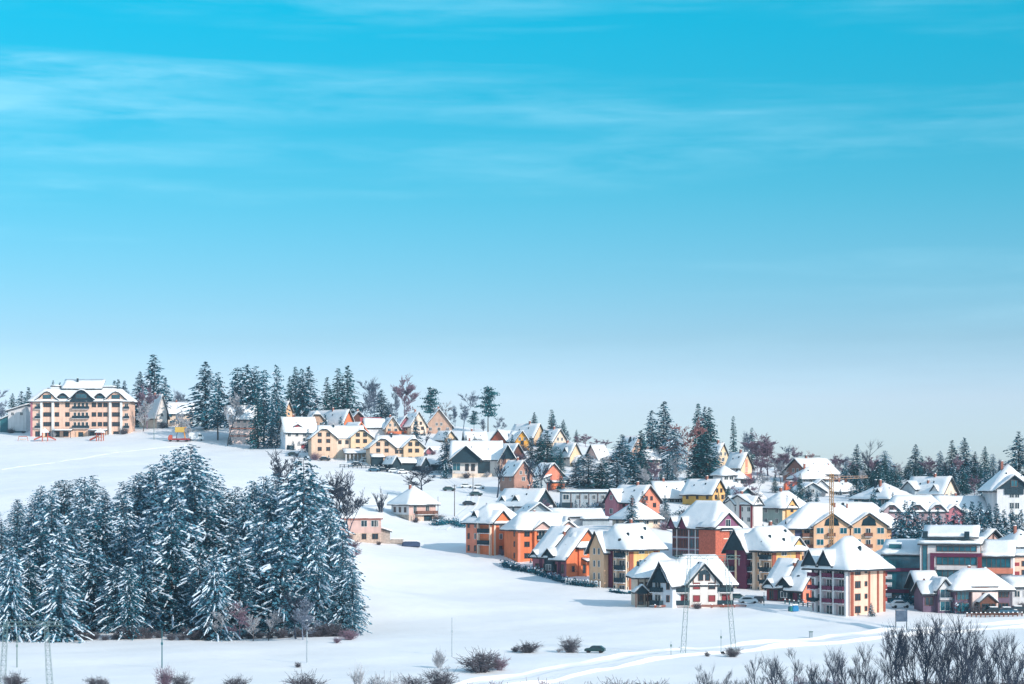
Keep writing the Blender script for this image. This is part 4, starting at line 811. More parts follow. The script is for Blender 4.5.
H = double_house('beige double gabled house with a white colonnaded lean-to beside the snow covered cars', 311.5, 336, 350, 371, 460, 727, 438, 427, 428.5)
H.vol(H.x(342), H.x(371), -7, -.7, 2.1, 'shf', 1.5, None, o=.3, snow=.4, rname='porch_roof')
for i in range(8): H.post(H.x(343 + i * 3.8), -6.8, -1, 2.2, .35, OFFW)
H.panel('f', -.6, H.x(350), H.x(370), -.5, 1.9, CREAM, .1)
H = double_house('beige double gabled house with dark lean-to, right of the colonnaded one', 370, 394.5, 403, 423, 467, 712, 447.5, 437, 437.5)
H.vol(H.x(371), H.x(382), -3.0, 0, 3.2, 'shf', .9, DARK, o=.4, snow=.4)
for n_, (lab, u_, ur, v_, Y_, ve_, vr_) in enumerate([('dark garage with a snowy ridge roof in front of the second double house', 393, 420, 468, 700, 463, 456.5), ('dark shed with snowy ridge roof left of the garden fir', 422, 446, 470, 700, 464.5, 457.5)]):
    H = house('garage', lab, u_, v_, Y_, 24, uR=u_ + 7, D_=9, ve=ve_, vr=vr_, ty='gy', m=DARK, rows=0, top=False, ch=0, o=.5, cat='garage')
    H.vol(H.W, (ur - u_) / H.k, .6, 6, H.h - .1, 'gx', 1.7, DARK, o=.5)
H = house('house', 'small house with a plum gable under snow behind the dark shed', 421, 464, 735, 28, uR=436, D_=8, ve=456, vr=447, m=ROSE, rows=0, nf=1, o=.8, top=False, ch=0); H.win('f', 0, H.W / 2, H.h - 1.4, 1.2, 1.6, FRB, PURP); H.vol(1, H.W + 7, 5, 12, H.h + .6, 'gx', 3, OFFW, o=.8)
def hip_villa():
    H = House('house', 'pink villa with hipped snow roof and stone ground floor alone in the meadow', 409, 523, 580, 36, 'house')
    Wd, D, h = H.x(435), H.y(390), H.z(502.5)
    H.vol(0, Wd, 0, D, h, 'hipx', 4.4, PINK, o=1.0, hipk=1.0)
    H.panel('l', 0, .03, D - .03, 2.3, h - .1, OFFW, .05); H.panel('l', 0, .03, D, -3, 2.3, STONE, .12, 'stone_base'); H.panel('f', 0, 0, Wd, -3, 2.3, mat('pale_stone_base', (0.58, 0.44, 0.36), .9, .2, 2.0), .1, 'stone_base')
    for f in (.22, .68): H.win('f', 0, Wd * f, 2.7, 1.0, 2.0, FRW)
    for f in (.2, .5, .8): H.win('l', -.05, D * f, 3.0, .9, 1.3, FRB)
    H.win('f', -.1, Wd * .25, .4, 1, 1.1, FRB); H.balc('f', 0, Wd * .6, 2.4, Wd * .75, 1.3, FRB, .9, door=False); H.panel('f', -.1, Wd * .55, Wd * .85, -1, 2.0, DARK, .08, 'garage_door')
    H.wins('l', -.12, [D * .35, D * .75], [.5], .8, .9, FRB); H.chim(Wd * .4, D * .55, h + 4, .8)
    for a in (.1, .95): H.post(Wd * a, -1.2, -1.5, 2.3, .25, PINK)
hip_villa()
H = House('house', 'low pink house with a thin red roof edge beside the forest and bare trees', 340, 544, 530, 4, 'house')
H.vol(0, H.x(381), 0, 8, H.z(519), 'shf', 2.6, PINK, o=.4, snow=.5, rm=REDB); H.panel('f', 0, 0, H.x(381), -2, H.z(533), mat('pale_stone_base', (0.58, 0.44, 0.36)), .08, 'stone_base')
H.wins('f', 0, [H.x(364), H.x(374)], [H.z(526.5)], 1.4, 1.5, FRW); H.win('f', 0, H.x(376), H.z(526.5), 1, 1.5, FRW); H.win('f', 0, H.x(345), H.z(526.5), 1.2, 1.4, FRW); H.win('f', -.08, H.x(364), H.z(539), 1, 1.3, FRB); H.win('f', -.08, H.x(375), H.z(539), 1.4, 1.3, FRB)
H.vol(H.x(381), H.x(390), 2, 7, 3.0, 'shr', .6, STONE, o=.5, snow=.4)
# the hotel on the top left and its neighbours
def hotel():
    H = House('hotel', 'large peach five storey hotel with white pillars and curved snowy dormers on the hilltop', 30.5, 438, 832, 0, 'hotel')
    Wd, h = H.x(130), H.z(400)
    H.vol(0, Wd, 0, 11, h, 'hipx', 4.6, PEACH, o=1.2, hipk=.8)
    H.vol(H.x(61), H.x(98), 5, 10.5, H.z(388), 'shf', 2.8, DARK, o=.8, snow=.7); H.win('f', 5, H.x(67), H.z(390.5), 4.5, 1.5, FRB, GLASS2, 4); H.win('f', 5, H.x(92), H.z(390.5), 4.5, 1.5, FRB, GLASS2, 4)
    H.vol(H.x(48), H.x(56), 5, 10, H.z(386), 'flat', 0, OFFW, o=.2, snow=.5); H.vol(H.x(99), H.x(112), 5, 10, H.z(387), 'flat', 0, OFFW, o=.2, snow=.5)
    def arch(u, hw, zb, rise, depth, proj, m, mw):
        a = H.x(u); N_ = 9
        pts = [(a - hw + 2 * hw * i / (N_ - 1), rise * (0.5 - 0.5 * math.cos(2 * math.pi * i / (N_ - 1))) ** .75) for i in range(N_)]
        mb = MB(); mb.prism([(a + hw, -proj, zb - .6), (a - hw, -proj, zb - .6)][::-1] + [(x, -proj, zb + z) for x, z in pts[::-1]], (0, depth + proj, 0)); H.add('gable_wall', mb, m)
        o_ = [(a + (x - a) * 1.16, z) for x, z in pts]
        H.slab([[(o_[i][0], -proj - .7, zb + o_[i][1]), (o_[i + 1][0], -proj - .7, zb + o_[i + 1][1]), (o_[i + 1][0], depth, zb + o_[i + 1][1]), (o_[i][0], depth, zb + o_[i][1])] for i in range(N_ - 1)], .4, FASC, 'gable_roof')
    arch(47.3, 4.2, h - .3, 3.4, 6, .6, PEACH, 1); arch(116, 4.2, h - .3, 3.4, 6, .6, PEACH, 1); arch(63, 2.6, h + .4, 2.1, 4, .2, DARK, 1); arch(100, 2.6, h + .4, 2.1, 4, .2, DARK, 1); arch(82, 4.6, h - .1, 3.9, 6, 1.2, DARK, 1)
    for u_, w, z in ((47.3, 3.2, h + .5), (116, 3.2, h + .5)): H.win('f', -.6, H.x(u_), z, w, 1.5, FRB, GLASS2, 3)
    for u_ in (63, 100): H.win('f', -.2, H.x(u_), h + .6, 2.6, 1.1, FRB, GLASS2, 2)
    H.win('f', -1.2, H.x(82), h + .7, 4.2, 1.7, FRB, GLASS2, 5)
    for u_ in (41.7, 53.2, 110.5, 121.5): H.panel('f', 0, H.x(u_) - .45, H.x(u_) + .45, -1, h + .4, FRW, .9, 'pillar')
    rows = [H.z(v_) for v_ in (407, 416.5, 426.2)]
    for z in rows:
        H.win('f', 0, H.x(47.3), z, 3.0, 1.6, FRB, GLASS, 3); H.win('f', 0, H.x(116), z, 3.0, 1.6, FRB, GLASS, 3)
        for u_ in (57, 67.5, 94, 100, 105.5): H.win('f', 0, H.x(u_), z, 1.6, 1.6, FRB)
        for u_ in (38, 126.5): H.balc('f', 0, H.x(u_), z - .8, 2.2, 1.0, DARK, .9)
        H.balc('f', 0, H.x(81), z - .8, 6.6, 1.3, DARK, 1.0, door=False)
        for d in (-2.4, -.8, .8, 2.4): H.win('f', 0, H.x(81) + d, z - .6, .9, 2.2, FRW, GLASS, 0, 'balcony_door')
    H.wins('f', 0, [H.x(u_) for u_ in (38, 48, 57, 66, 92, 98, 116, 125)], [.6], 2.0, 2.0, FRB); H.panel('f', 0, H.x(76), H.x(85), -1, 2.6, SAND, .3); H.door('f', -.3, H.x(81), 1.8, 2.2)
    for a, b in ((54, 73), (90, 108)):
        H.slab([[(H.x(a), -4, 2.7), (H.x(b), -4, 2.7), (H.x(b), -.05, 3.1), (H.x(a), -.05, 3.1)]], .45, FASC, 'canopy')
        for q in (a + .6, b - .6): H.post(H.x(q), -3.8, -1, 2.8, .2, DARK)
    H.panel('f', 0, 0, .8, -1, h - .3, ROSE, .1); H.chim(H.x(44), 8, h + 4, 1, .8, DARK); H.chim(H.x(100), 9, h + 4.5, 1, .8, DARK); H.chim(H.x(73), 9, H.z(379.5), .8, .7, DARK)
hotel()
H = house('house', 'white house with a curved snowy roof left of the hotel', 8, 436, 850, 0, uR=26, D_=10, ve=411, rise=2.2, ty='shl', m=OFFW, rows=1, nf=2, o=1.2, ch=0); H.panel('f', 0, 0, H.W, -1, 2.0, TEAL, .1); H.vol(-3.4, 0, .5, 8, 6.5, 'shl', 1.5, TEAL, o=.5)
H = house('house', 'white gabled house with steep snow roof right of the hotel', 157, 433, 848, 34, uR=166, uL=133, ve=412, vr=394, m=WHITE, lm=CREAM, rows=1, nf=1, nl=3, o=1.0, top=False, ch=1)
H = house('house', 'snowy roofed house glimpsed between hotel firs', 168, 430, 865, 10, uR=192, D_=10, ve=413, vr=402, ty='gx', m=CREAM, rows=2, nf=4, o=.9)
# ------------------------------------------------------------------ trees
def conifer_mesh(seed, h=20.0, r=3.4, bare=0.08, dens=1.0, snow=0.35, droop=0.35, top=0.9, size=0.55, needle=None, ragged=0.25, clumpy=0.0):
    rg = np.random.default_rng(seed); V = []; Fm = []
    z = h * bare; zs = []
    while z < h * 0.985: zs.append(z); z += (0.42 + 0.25 * (1 - z / h)) / dens
    clump_a = rg.uniform(0, 6.28, 12); clump_z = rg.uniform(bare, 1, 12)
    for z in zs:
        t = (z - h * bare) / (h * (1 - bare)); nb = int(rg.integers(6, 9)) if t < .85 else 4
        prof = (1 - t) ** top * (0.55 + 0.45 * min(1, t / 0.12 + 0.35))
        for j in range(nb):
            a = rg.uniform(0, 6.283); L = (r * prof + 0.22) * rg.uniform(1 - ragged * 1.3, 1 + ragged)
            if clumpy and rg.random() < clumpy:
                dd = np.min(np.abs(np.angle(np.exp(1j * (a - clump_a)))) + 6 * np.abs(t - clump_z)); L *= 1.25 if dd < .7 else .72
            n = max(2, int(L / (size * 0.62))); ca, sa = math.cos(a), math.sin(a); br_snow = snow * (2.0 if rg.random() < .42 else .25); lift = rg.uniform(-.1, .12) + 0.25 * t
            if rg.random() < snow * .7 and L > .7:
                f0 = rg.uniform(.4, .7); prev = None; wv = rg.uniform(.10, .26) * (0.6 + .25 * size / .6) * min(1, L / 2.2 + .35); ph = rg.uniform(-.12, .12)
                for q_ in range(5):
                    f = f0 + (1.04 - f0) * q_ / 4; d = L * f; aa = a + ph * (f - f0); zz = z + lift * d - droop * d * f + .10 + rg.uniform(-.05, .05); ww = wv * (.55, 1, 1.1, .9, .3)[q_] * rg.uniform(.75, 1.2)
                    c0 = np.array([math.cos(aa) * d, math.sin(aa) * d, zz]); sd_ = np.array([-math.sin(aa), math.cos(aa), 0]); cur = (c0 - sd_ * ww - np.array([0, 0, .20]), c0 + np.array([0, 0, .06]), c0 + sd_ * ww - np.array([0, 0, .20]))
                    if prev is not None:
                        for e_ in (0, 1): k = len(V); V += [prev[e_], prev[e_ + 1], cur[e_ + 1], cur[e_]]; Fm.append((k, 1))
                    prev = cur
            for i in range(n):
                f = (i + rg.uniform(.5, 1.0)) / n
                d = L * f; zz = z + lift * d - droop * d * f + rg.uniform(-.12, .12)
                w = (0.22 * L * (1 - f * .7) + .15)
                off = rg.uniform(-1, 1) * w; p = np.array([ca * d - sa * off, sa * d + ca * off, zz])
                s1 = size * rg.uniform(.65, 1.25) * (0.75 + .35 * (1 - t)); s2 = s1 * rg.uniform(.55, .9)
                u = np.array([ca, sa, lift - droop * f * 1.5 + rg.uniform(-.35, .3)]); u /= np.linalg.norm(u)
                b = np.array([-sa, ca, 0]) * math.cos(ro := rg.uniform(-1.0, 1.0)) + np.array([0, 0, 1]) * math.sin(ro)
                isn = rg.random() < .5 * snow
                k = len(V); V += [p - u * s1 * .7, p - b * s2 * .6 + u * s1 * .05, p + u * s1 * .75, p + b * s2 * .6 - u * s1 * .05]
                Fm.append((k, 0))
                if isn:
                    q = p + np.array([0, 0, .10]) + u * .05; s3 = s1 * rg.uniform(.3, .65); k = len(V)
                    bz = b * .8 + np.array([0, 0, .25 * rg.uniform(-1, 1)])
                    V += [q - u * s3 * .6, q - bz * s2 * .55, q + u * s3 * .6, q + bz * s2 * .55]; Fm.append((k, 1))
    me = bpy.data.meshes.new('crown'); me.from_pydata([tuple(v) for v in V], [], [(k, k + 1, k + 2, k + 3) for k, _ in Fm])
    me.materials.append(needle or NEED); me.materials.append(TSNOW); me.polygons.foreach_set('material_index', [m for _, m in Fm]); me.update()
    tb = MB(); rg2 = random.Random(seed); px, py = 0, 0; N_ = 6
    for i in range(N_):
        z0, z1 = h * .96 * i / N_ - (1.0 if i == 0 else 0), h * .96 * (i + 1) / N_; qx, qy = px + rg2.uniform(-.12, .12), py + rg2.uniform(-.12, .12)
        tb.tube((px, py, z0), (qx, qy, z1), max(.04, .016 * h * (1 - i / N_)), max(.03, .016 * h * (1 - (i + 1) / N_)), 6); px, py = qx, qy
    return me, tb.mesh('trunk', BARK), h
def pine_mesh(seed, h=20.0, r=3.2, bare=.4, needle=None, snow=.15, n=26):
    """tall pine: bare stem, flat layered plates of needles"""
    rg = np.random.default_rng(seed); V = []; Fm = []; tb = MB()
    for c in range(n):
        t = (c + rg.uniform(0, .8)) / n; z = h * (bare + (1 - bare) * t); L = r * (1.05 - t ** 2 * .75) * rg.uniform(.35, 1.1) * (0.6 + .4 * min(1, t * 4)); a = rg.uniform(0, 6.28)
        cx, cy = math.cos(a) * L * .6, math.sin(a) * L * .6
        tb.tube((0, 0, z - .8), (cx, cy, z), .08, .04, 4)
        for i in range(int(70 + 40 * L)):
            g = rg.normal(0, 1, 3) * np.array([.42 * L + .25, .42 * L + .25, .30]); p = np.array([cx, cy, z]) + g; s = rg.uniform(.25, .5)
            u = rg.normal(0, 1, 3); u /= np.linalg.norm(u); b = np.cross(u, rg.normal(0, 1, 3)); b /= np.linalg.norm(b); k = len(V)
            V += [p - u * s, p - b * s * .6, p + u * s, p + b * s * .6]; Fm.append((k, 1 if (rg.random() < snow and g[2] > -.05) else 0))
    me = bpy.data.meshes.new('crown'); me.from_pydata([tuple(v) for v in V], [], [(k, k + 1, k + 2, k + 3) for k, _ in Fm])
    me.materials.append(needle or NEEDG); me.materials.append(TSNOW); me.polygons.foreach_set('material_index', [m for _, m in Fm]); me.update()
    for i in range(5): tb.tube((0, 0, h * i / 5 - (1 if i == 0 else 0)), (0, 0, h * (i + 1) / 5 * .99), .26 - .045 * i, .26 - .045 * (i + 1), 6)
    return me, tb.mesh('trunk', BARK), h
def bare_mesh(seed, h=12.0, spread=.5, up=.55, trunk=.35, m=None, bark=None, depth=4, twig=.035, stems=1, frost=0, kids=(4, 6), fat=1.0):
    rg = random.Random(seed); TB = MB(); CB = MB()
    def branch(p, d, L, r, lv, mb):
        n = 3; pts = [p]; q = p
        for i in range(n):
            d = (d + Vector((rg.gauss(0, .11), rg.gauss(0, .11), rg.gauss(0, .08) + up * .06))).normalized(); q = q + d * (L / n); pts.append(q)
        for i in range(n):
            r0 = r * (1 - .25 * i); r1 = r * (1 - .25 * (i + 1)); mb.tube(pts[i], pts[i + 1], max(r0, twig * .6), max(r1, twig * .55), 5 if lv == 0 else 3, 0, False)
        if lv >= depth: return
        k = rg.randint(*kids)
        for j in range(k):
            f = rg.uniform(trunk if lv == 0 else .25, 1.0); i = min(n - 1, int(f * n)); b = pts[i].lerp(pts[i + 1], f * n - i)
            ax = Vector((rg.gauss(0, 1), rg.gauss(0, 1), rg.gauss(0, .35))).normalized(); e = (d * (1 - spread * rg.uniform(.6, 1.2)) + ax * spread * 1.1 + Vector((0, 0, up * .35))).normalized()
            branch(b, e, L * rg.uniform(.38, .62) * (1.1 - .35 * f), r * .5, lv + 1, CB)
        if lv < depth: branch(pts[-1], d, L * .45, r * .35, lv + 2 if lv + 2 <= depth else depth, CB)
    for s in range(stems):
        a = 6.28 * s / max(1, stems) + rg.uniform(-.4, .4); tl = 0 if stems == 1 else rg.uniform(.1, .6) * spread * 1.6
        branch(Vector((math.cos(a) * .15 * (stems > 1), math.sin(a) * .15 * (stems > 1), -.4)), Vector((math.cos(a) * tl, math.sin(a) * tl, 1)).normalized(), h * (.66 if stems == 1 else rg.uniform(.5, .8)), h * .013 * fat if stems == 1 else h * .012 + .01, 0, TB if stems == 1 else CB)
    zs = [v[2] for v in CB.v]; hh = max(zs) if zs else h
    return CB.mesh('crown', m or TWD, fix=False), (TB.mesh('trunk', bark or BARK, fix=False) if stems == 1 else None), hh
rt = random.Random(11)
def put(kind, label, cat, proto, p, ht, group=None, wide=1.0):
    cm, tm, h = proto; s = ht / h
    if tm is None:                          # a many stemmed bush is one mesh
        o = link(kind, cm, None, p, (0, 0, rt.uniform(0, 6.28))); o.scale = (s * wide, s * wide, s); tag(o, label, cat, group); return o
    o = thing(kind, label, cat, p, rt.uniform(0, 6.28), group); o.scale = (s * wide, s * wide, s)
    link('trunk', tm, o); link('crown', cm, o); return o
def stand(kind, label, cat, proto, u, vtop, Y, group=None, wide=1.0, vbase=None):
    """a tree whose tip is at pixel (u, vtop), on the ground at distance Y"""
    p = base_at(u, Y) if vbase is None else P(u, vbase, Y)
    if vbase is not None: p = ground(u, vbase); Y = p.y
    zt = CZ + (HZ - vtop) * Y / F
    return put(kind, label, cat, proto, p, max(1.0, zt - p.z), group, wide)
FW = [conifer_mesh(100 + i, 22, 5.6 if i % 2 else 5.0, .03, 1.25, .50, .38, (.52, .42, .6, .46, .56, .44)[i], .58, NEEDF if i != 3 else NEED, .32, .5) for i in range(6)]      # snowy wood
FS = conifer_mesh(140, 20, 6.2, .02, 1.0, .85, .45, .75, .85, NEEDF, .3, .5)                                                 # heavily laden
FD = [conifer_mesh(150 + i, 22, 4.9, .05, 1.25, .10, .32, .82, .70, NEEDG, .26, .3) for i in range(4)]                       # dark firs
FM = [conifer_mesh(160 + i, 22, 5.2, .05, 1.2, .28, .36, .78, .72, NEED, .3, .4) for i in range(4)]                          # dusted firs
FN = conifer_mesh(171, 20, 1.9, .04, 1.4, .12, .30, .6, .5, NEEDG, .15)                                                      # narrow
FY = [conifer_mesh(180 + i, 9, 2.7, .02, 1.9, .30, .30, .95, .46, NEED, .2) for i in range(3)]                               # young firs
FT = [conifer_mesh(190 + i, 22, 4.4, .22, 1.1, .24, .32, .55, .72, NEED, .35, .5) for i in range(3)]                         # tall ragged with bare foot
PN = [pine_mesh(200 + i, 20, 4.6, .34, NEEDG, .18, 19) for i in range(2)]
BT = [bare_mesh(300 + i, 13, .42, .75, .22, TWD, TWD, 3, .021, 1, 0, (6, 9), 1.0) for i in range(5)]                                # slim, upright
BO = [bare_mesh(320 + i, 10, .52, .5, .45, TWD, TWD, 4, .042, 1, 0, (5, 7), 1.5) for i in range(2)]                               # round headed
BM = [bare_mesh(400 + i, 12, .40, .8, .36, TWD, TWD, 3, .07, 1, 0, (5, 8), 1.9) for i in range(3)]                               # slim, seen from afar
BG = [bare_mesh(330 + i, 12, .52, .6, .08, TWG, TWG, 4, .05, 1, 0, (6, 8)) for i in range(2)]                                # far grey
BP = [bare_mesh(340 + i, 12, .55, .6, .06, TWP, TWP, 4, .055, 1, 0, (6, 9)) for i in range(2)]                                # purple
BR = bare_mesh(350, 13, .5, .7, .2, TWR, mat('pale_bark', (.5, .38, .34), .9, .15), 4, .07, 1, 0, (5, 7))                    # pink birch
BF = [bare_mesh(360 + i, 9, .5, .6, .2, TWF, None, 4, .06, 1, 0, (5, 7)) for i in range(2)]                                  # frosted
SH = [bare_mesh(370 + i, 3, .78, .3, .2, TWB, None, 2, .024, 26, 0, (5, 8)) for i in range(3)]                                # bushes
SF = [bare_mesh(380 + i, 3, .5, .6, .2, TWF, None, 2, .03, 12, 0, (4, 6)) for i in range(2)]
SP = [bare_mesh(390 + i, 3, .7, .4, .2, TWP, None, 2, .024, 24, 0, (5, 8)) for i in range(2)]
ORD = 'first second third fourth fifth sixth seventh eighth ninth tenth eleventh twelfth thirteenth fourteenth fifteenth sixteenth'.split()
# --- the dense wood on the left: silhouette of the tops, rows front to back
SIL = [(-40, 500), (0, 503), (20, 492), (45, 480), (60, 477), (75, 477), (92, 473), (105, 486), (116, 479), (126, 478), (141, 468), (163, 452), (178, 446), (190, 440), (203, 452), (215, 474), (232, 486), (253, 477), (274, 466), (290, 468), (304, 452), (318, 466), (331, 490), (343, 520), (352, 550), (362, 600)]
def sil(u): return float(np.interp(u, [a for a, _ in SIL], [b for _, b in SIL]))
GW = 'snow dusted conifers inside the dense wood'
for r_, (Y, vb, us) in enumerate([(472, 0, range(-20, 300, 20)), (440, 0, range(-30, 325, 23)), (412, 0, range(-18, 335, 24)), (386, 0, range(-32, 345, 26)), (362, 0, range(-20, 352, 28))]):
    for i, u in enumerate(us):
        u2 = u + rt.uniform(-7, 7); Y2 = Y + rt.uniform(-9, 9); st = sil(u2)
        vt = (st + rt.uniform(0, 7)) if r_ < 2 else st + (18 + 24 * (r_ - 2)) * rt.uniform(.55, 1.25)
        if u2 > 295: vt = max(vt, st + 6)
        if r_ >= 3 and rt.random() < .18: vt += 22
        p = base_at(u2, Y2); hm = CZ + (HZ - vt) * Y2 / F - p.z
        if hm < 5: continue
        stand('fir_tree', 'snow dusted conifer crowded inside the dense dark wood', 'tree', FW[rt.randrange(6)], u2, vt, Y2, GW, rt.uniform(.95, 1.3) * (22 / max(14, hm)) ** .4)
for u, vt, Y, pr, wd, lab in [(60, 553, 346, FS, 1.15, 'fir with thick white snow on its drooping boughs at the front edge of the wood'),
        (190, 441, 424, FW[0], 1.25, 'highest tree of the dense wood, its tip below the orange crane truck'), (304, 453, 405, FW[3], 1.05, 'tall pointed fir at the right shoulder of the dense wood below the meadow'),
        (253, 478, 412, FW[1], .8, 'dark round topped conifer between the two highest crests of the wood'), (163, 452, 440, FW[4], 1.1, 'second highest fir crest of the wood, just left of the highest'),
        (141, 470, 440, FW[2], 1.0, 'third fir crest stepping down the wood from the highest tree'), (93, 474, 458, FW[5], 1.05, 'rounded crest tree of the wood standing under the hotel'),
        (343, 522, 368, FW[2], .85, 'outermost fir on the right flank of the wood beside the open snow'), (352, 560, 356, FW[4], .95, 'shorter fir closing the right end of the wood'),
        (330, 505, 380, FW[1], .9, 'slim fir just inside the right flank of the wood'), (318, 530, 356, FW[0], .9, 'fir with snow clots at the front right corner of the wood'),
        (215, 545, 349, FS, .9, 'snow laden fir at the foot of the wood near its middle'), (130, 560, 349, FW[3], .9, 'dark recessed fir in the hollow at the foot of the wood'), (12, 545, 346, FS, .85, 'snow laden fir by the left border at the foot of the wood')]:
    stand('fir_tree', lab, 'tree', pr, u, vt, Y, None, wd)
for i, (u, v, vt, k, lab) in enumerate([(253, 641, 612, BF[0], 'low frosted bush with arching twigs at the foot of the wood'), (268, 641, 606, BF[1], 'second frosted shrub beside the arching one at the foot of the wood'), (296, 639, 590, BO[0], 'purple brown leafless tree leaning out of the wood front'),
        (303, 640, 596, BG[1], 'thin purple leafless tree next to the white pole at the wood front'), (333, 636, 590, BO[1], 'dark leafless sapling against the right corner of the wood'), (353, 565, 535, BP[1], 'pinkish twiggy sapling on the right flank of the wood'), (218, 641, 600, BF[0], 'pale frosted sapling under the middle firs of the wood'),
        (240, 640, 600, BP[1], 'purplish undergrowth sapling between frosted shrubs of the wood')]): stand('leafless_tree', lab, 'tree', k, u, vt, 0, None, 1.3, v)
GU = 'low bare shrubs in the shade along the foot of the wood'
for u in list(range(6, 205, 11)) + list(range(240, 352, 10)):
    stand('shrub', 'low bare shrub in the shade under the front firs of the wood', 'shrub', SH[u % 3], u, rt.uniform(622, 634) - (6 if u > 290 else 0), 345 + rt.uniform(2, 6), GU, 1.2)
for u, vt, Y, lab, k in [(282, 446, 520, 'leafless tree with thin spread branches rising behind the wood crest', BO[0]), (296, 462, 510, 'smaller leafless tree right of the pointed fir behind the wood', BT[1]), (330, 470, 500, 'leafless tree with dark rounded crown above the low pink house', BO[0])]: stand('leafless_tree', lab, 'tree', k, u, vt, Y, None, 1.0)
stand('leafless_tree', 'dark leafless tree with slim trunk in front of the low pink house', 'tree', BO[0], 339, 466, 0, None, .75, 547); stand('leafless_tree', 'round crowned leafless tree in the middle before the low pink house', 'tree', BO[1], 351, 470, 0, None, .8, 556)
stand('leafless_tree', 'thin forked leafless tree at the right end of the low pink house', 'tree', BM[0], 382, 486, 0, None, .8, 543)
stand('leafless_tree', 'wide low orchard tree with dark horizontal branches behind the pink villa', 'tree', BO[0], 420, 464, 0, None, 2.1, 500)
stand('leafless_tree', 'tall leafless tree before the wide dark gabled house', 'tree', BM[1], 497, 450, 0, None, .9, 498)
stand('leafless_tree', 'leafless tree with a straight dark trunk in front of the brick house', 'tree', BM[2], 532, 455, 0, None, .9, 497); stand('leafless_tree', 'forked leafless tree between brick house and salmon gable', 'tree', BM[0], 543, 458, 0, None, 1.0, 499)
stand('fir_tree', 'lone garden fir beside the dark shed on the upper meadow', 'tree', FM[0], 446, 431, 0, None, 1.15, 473); stand('clipped_evergreen', 'dark clipped column evergreen at the foot of the garden fir', 'tree', FY[0], 445.5, 459, 0, None, .9, 479)
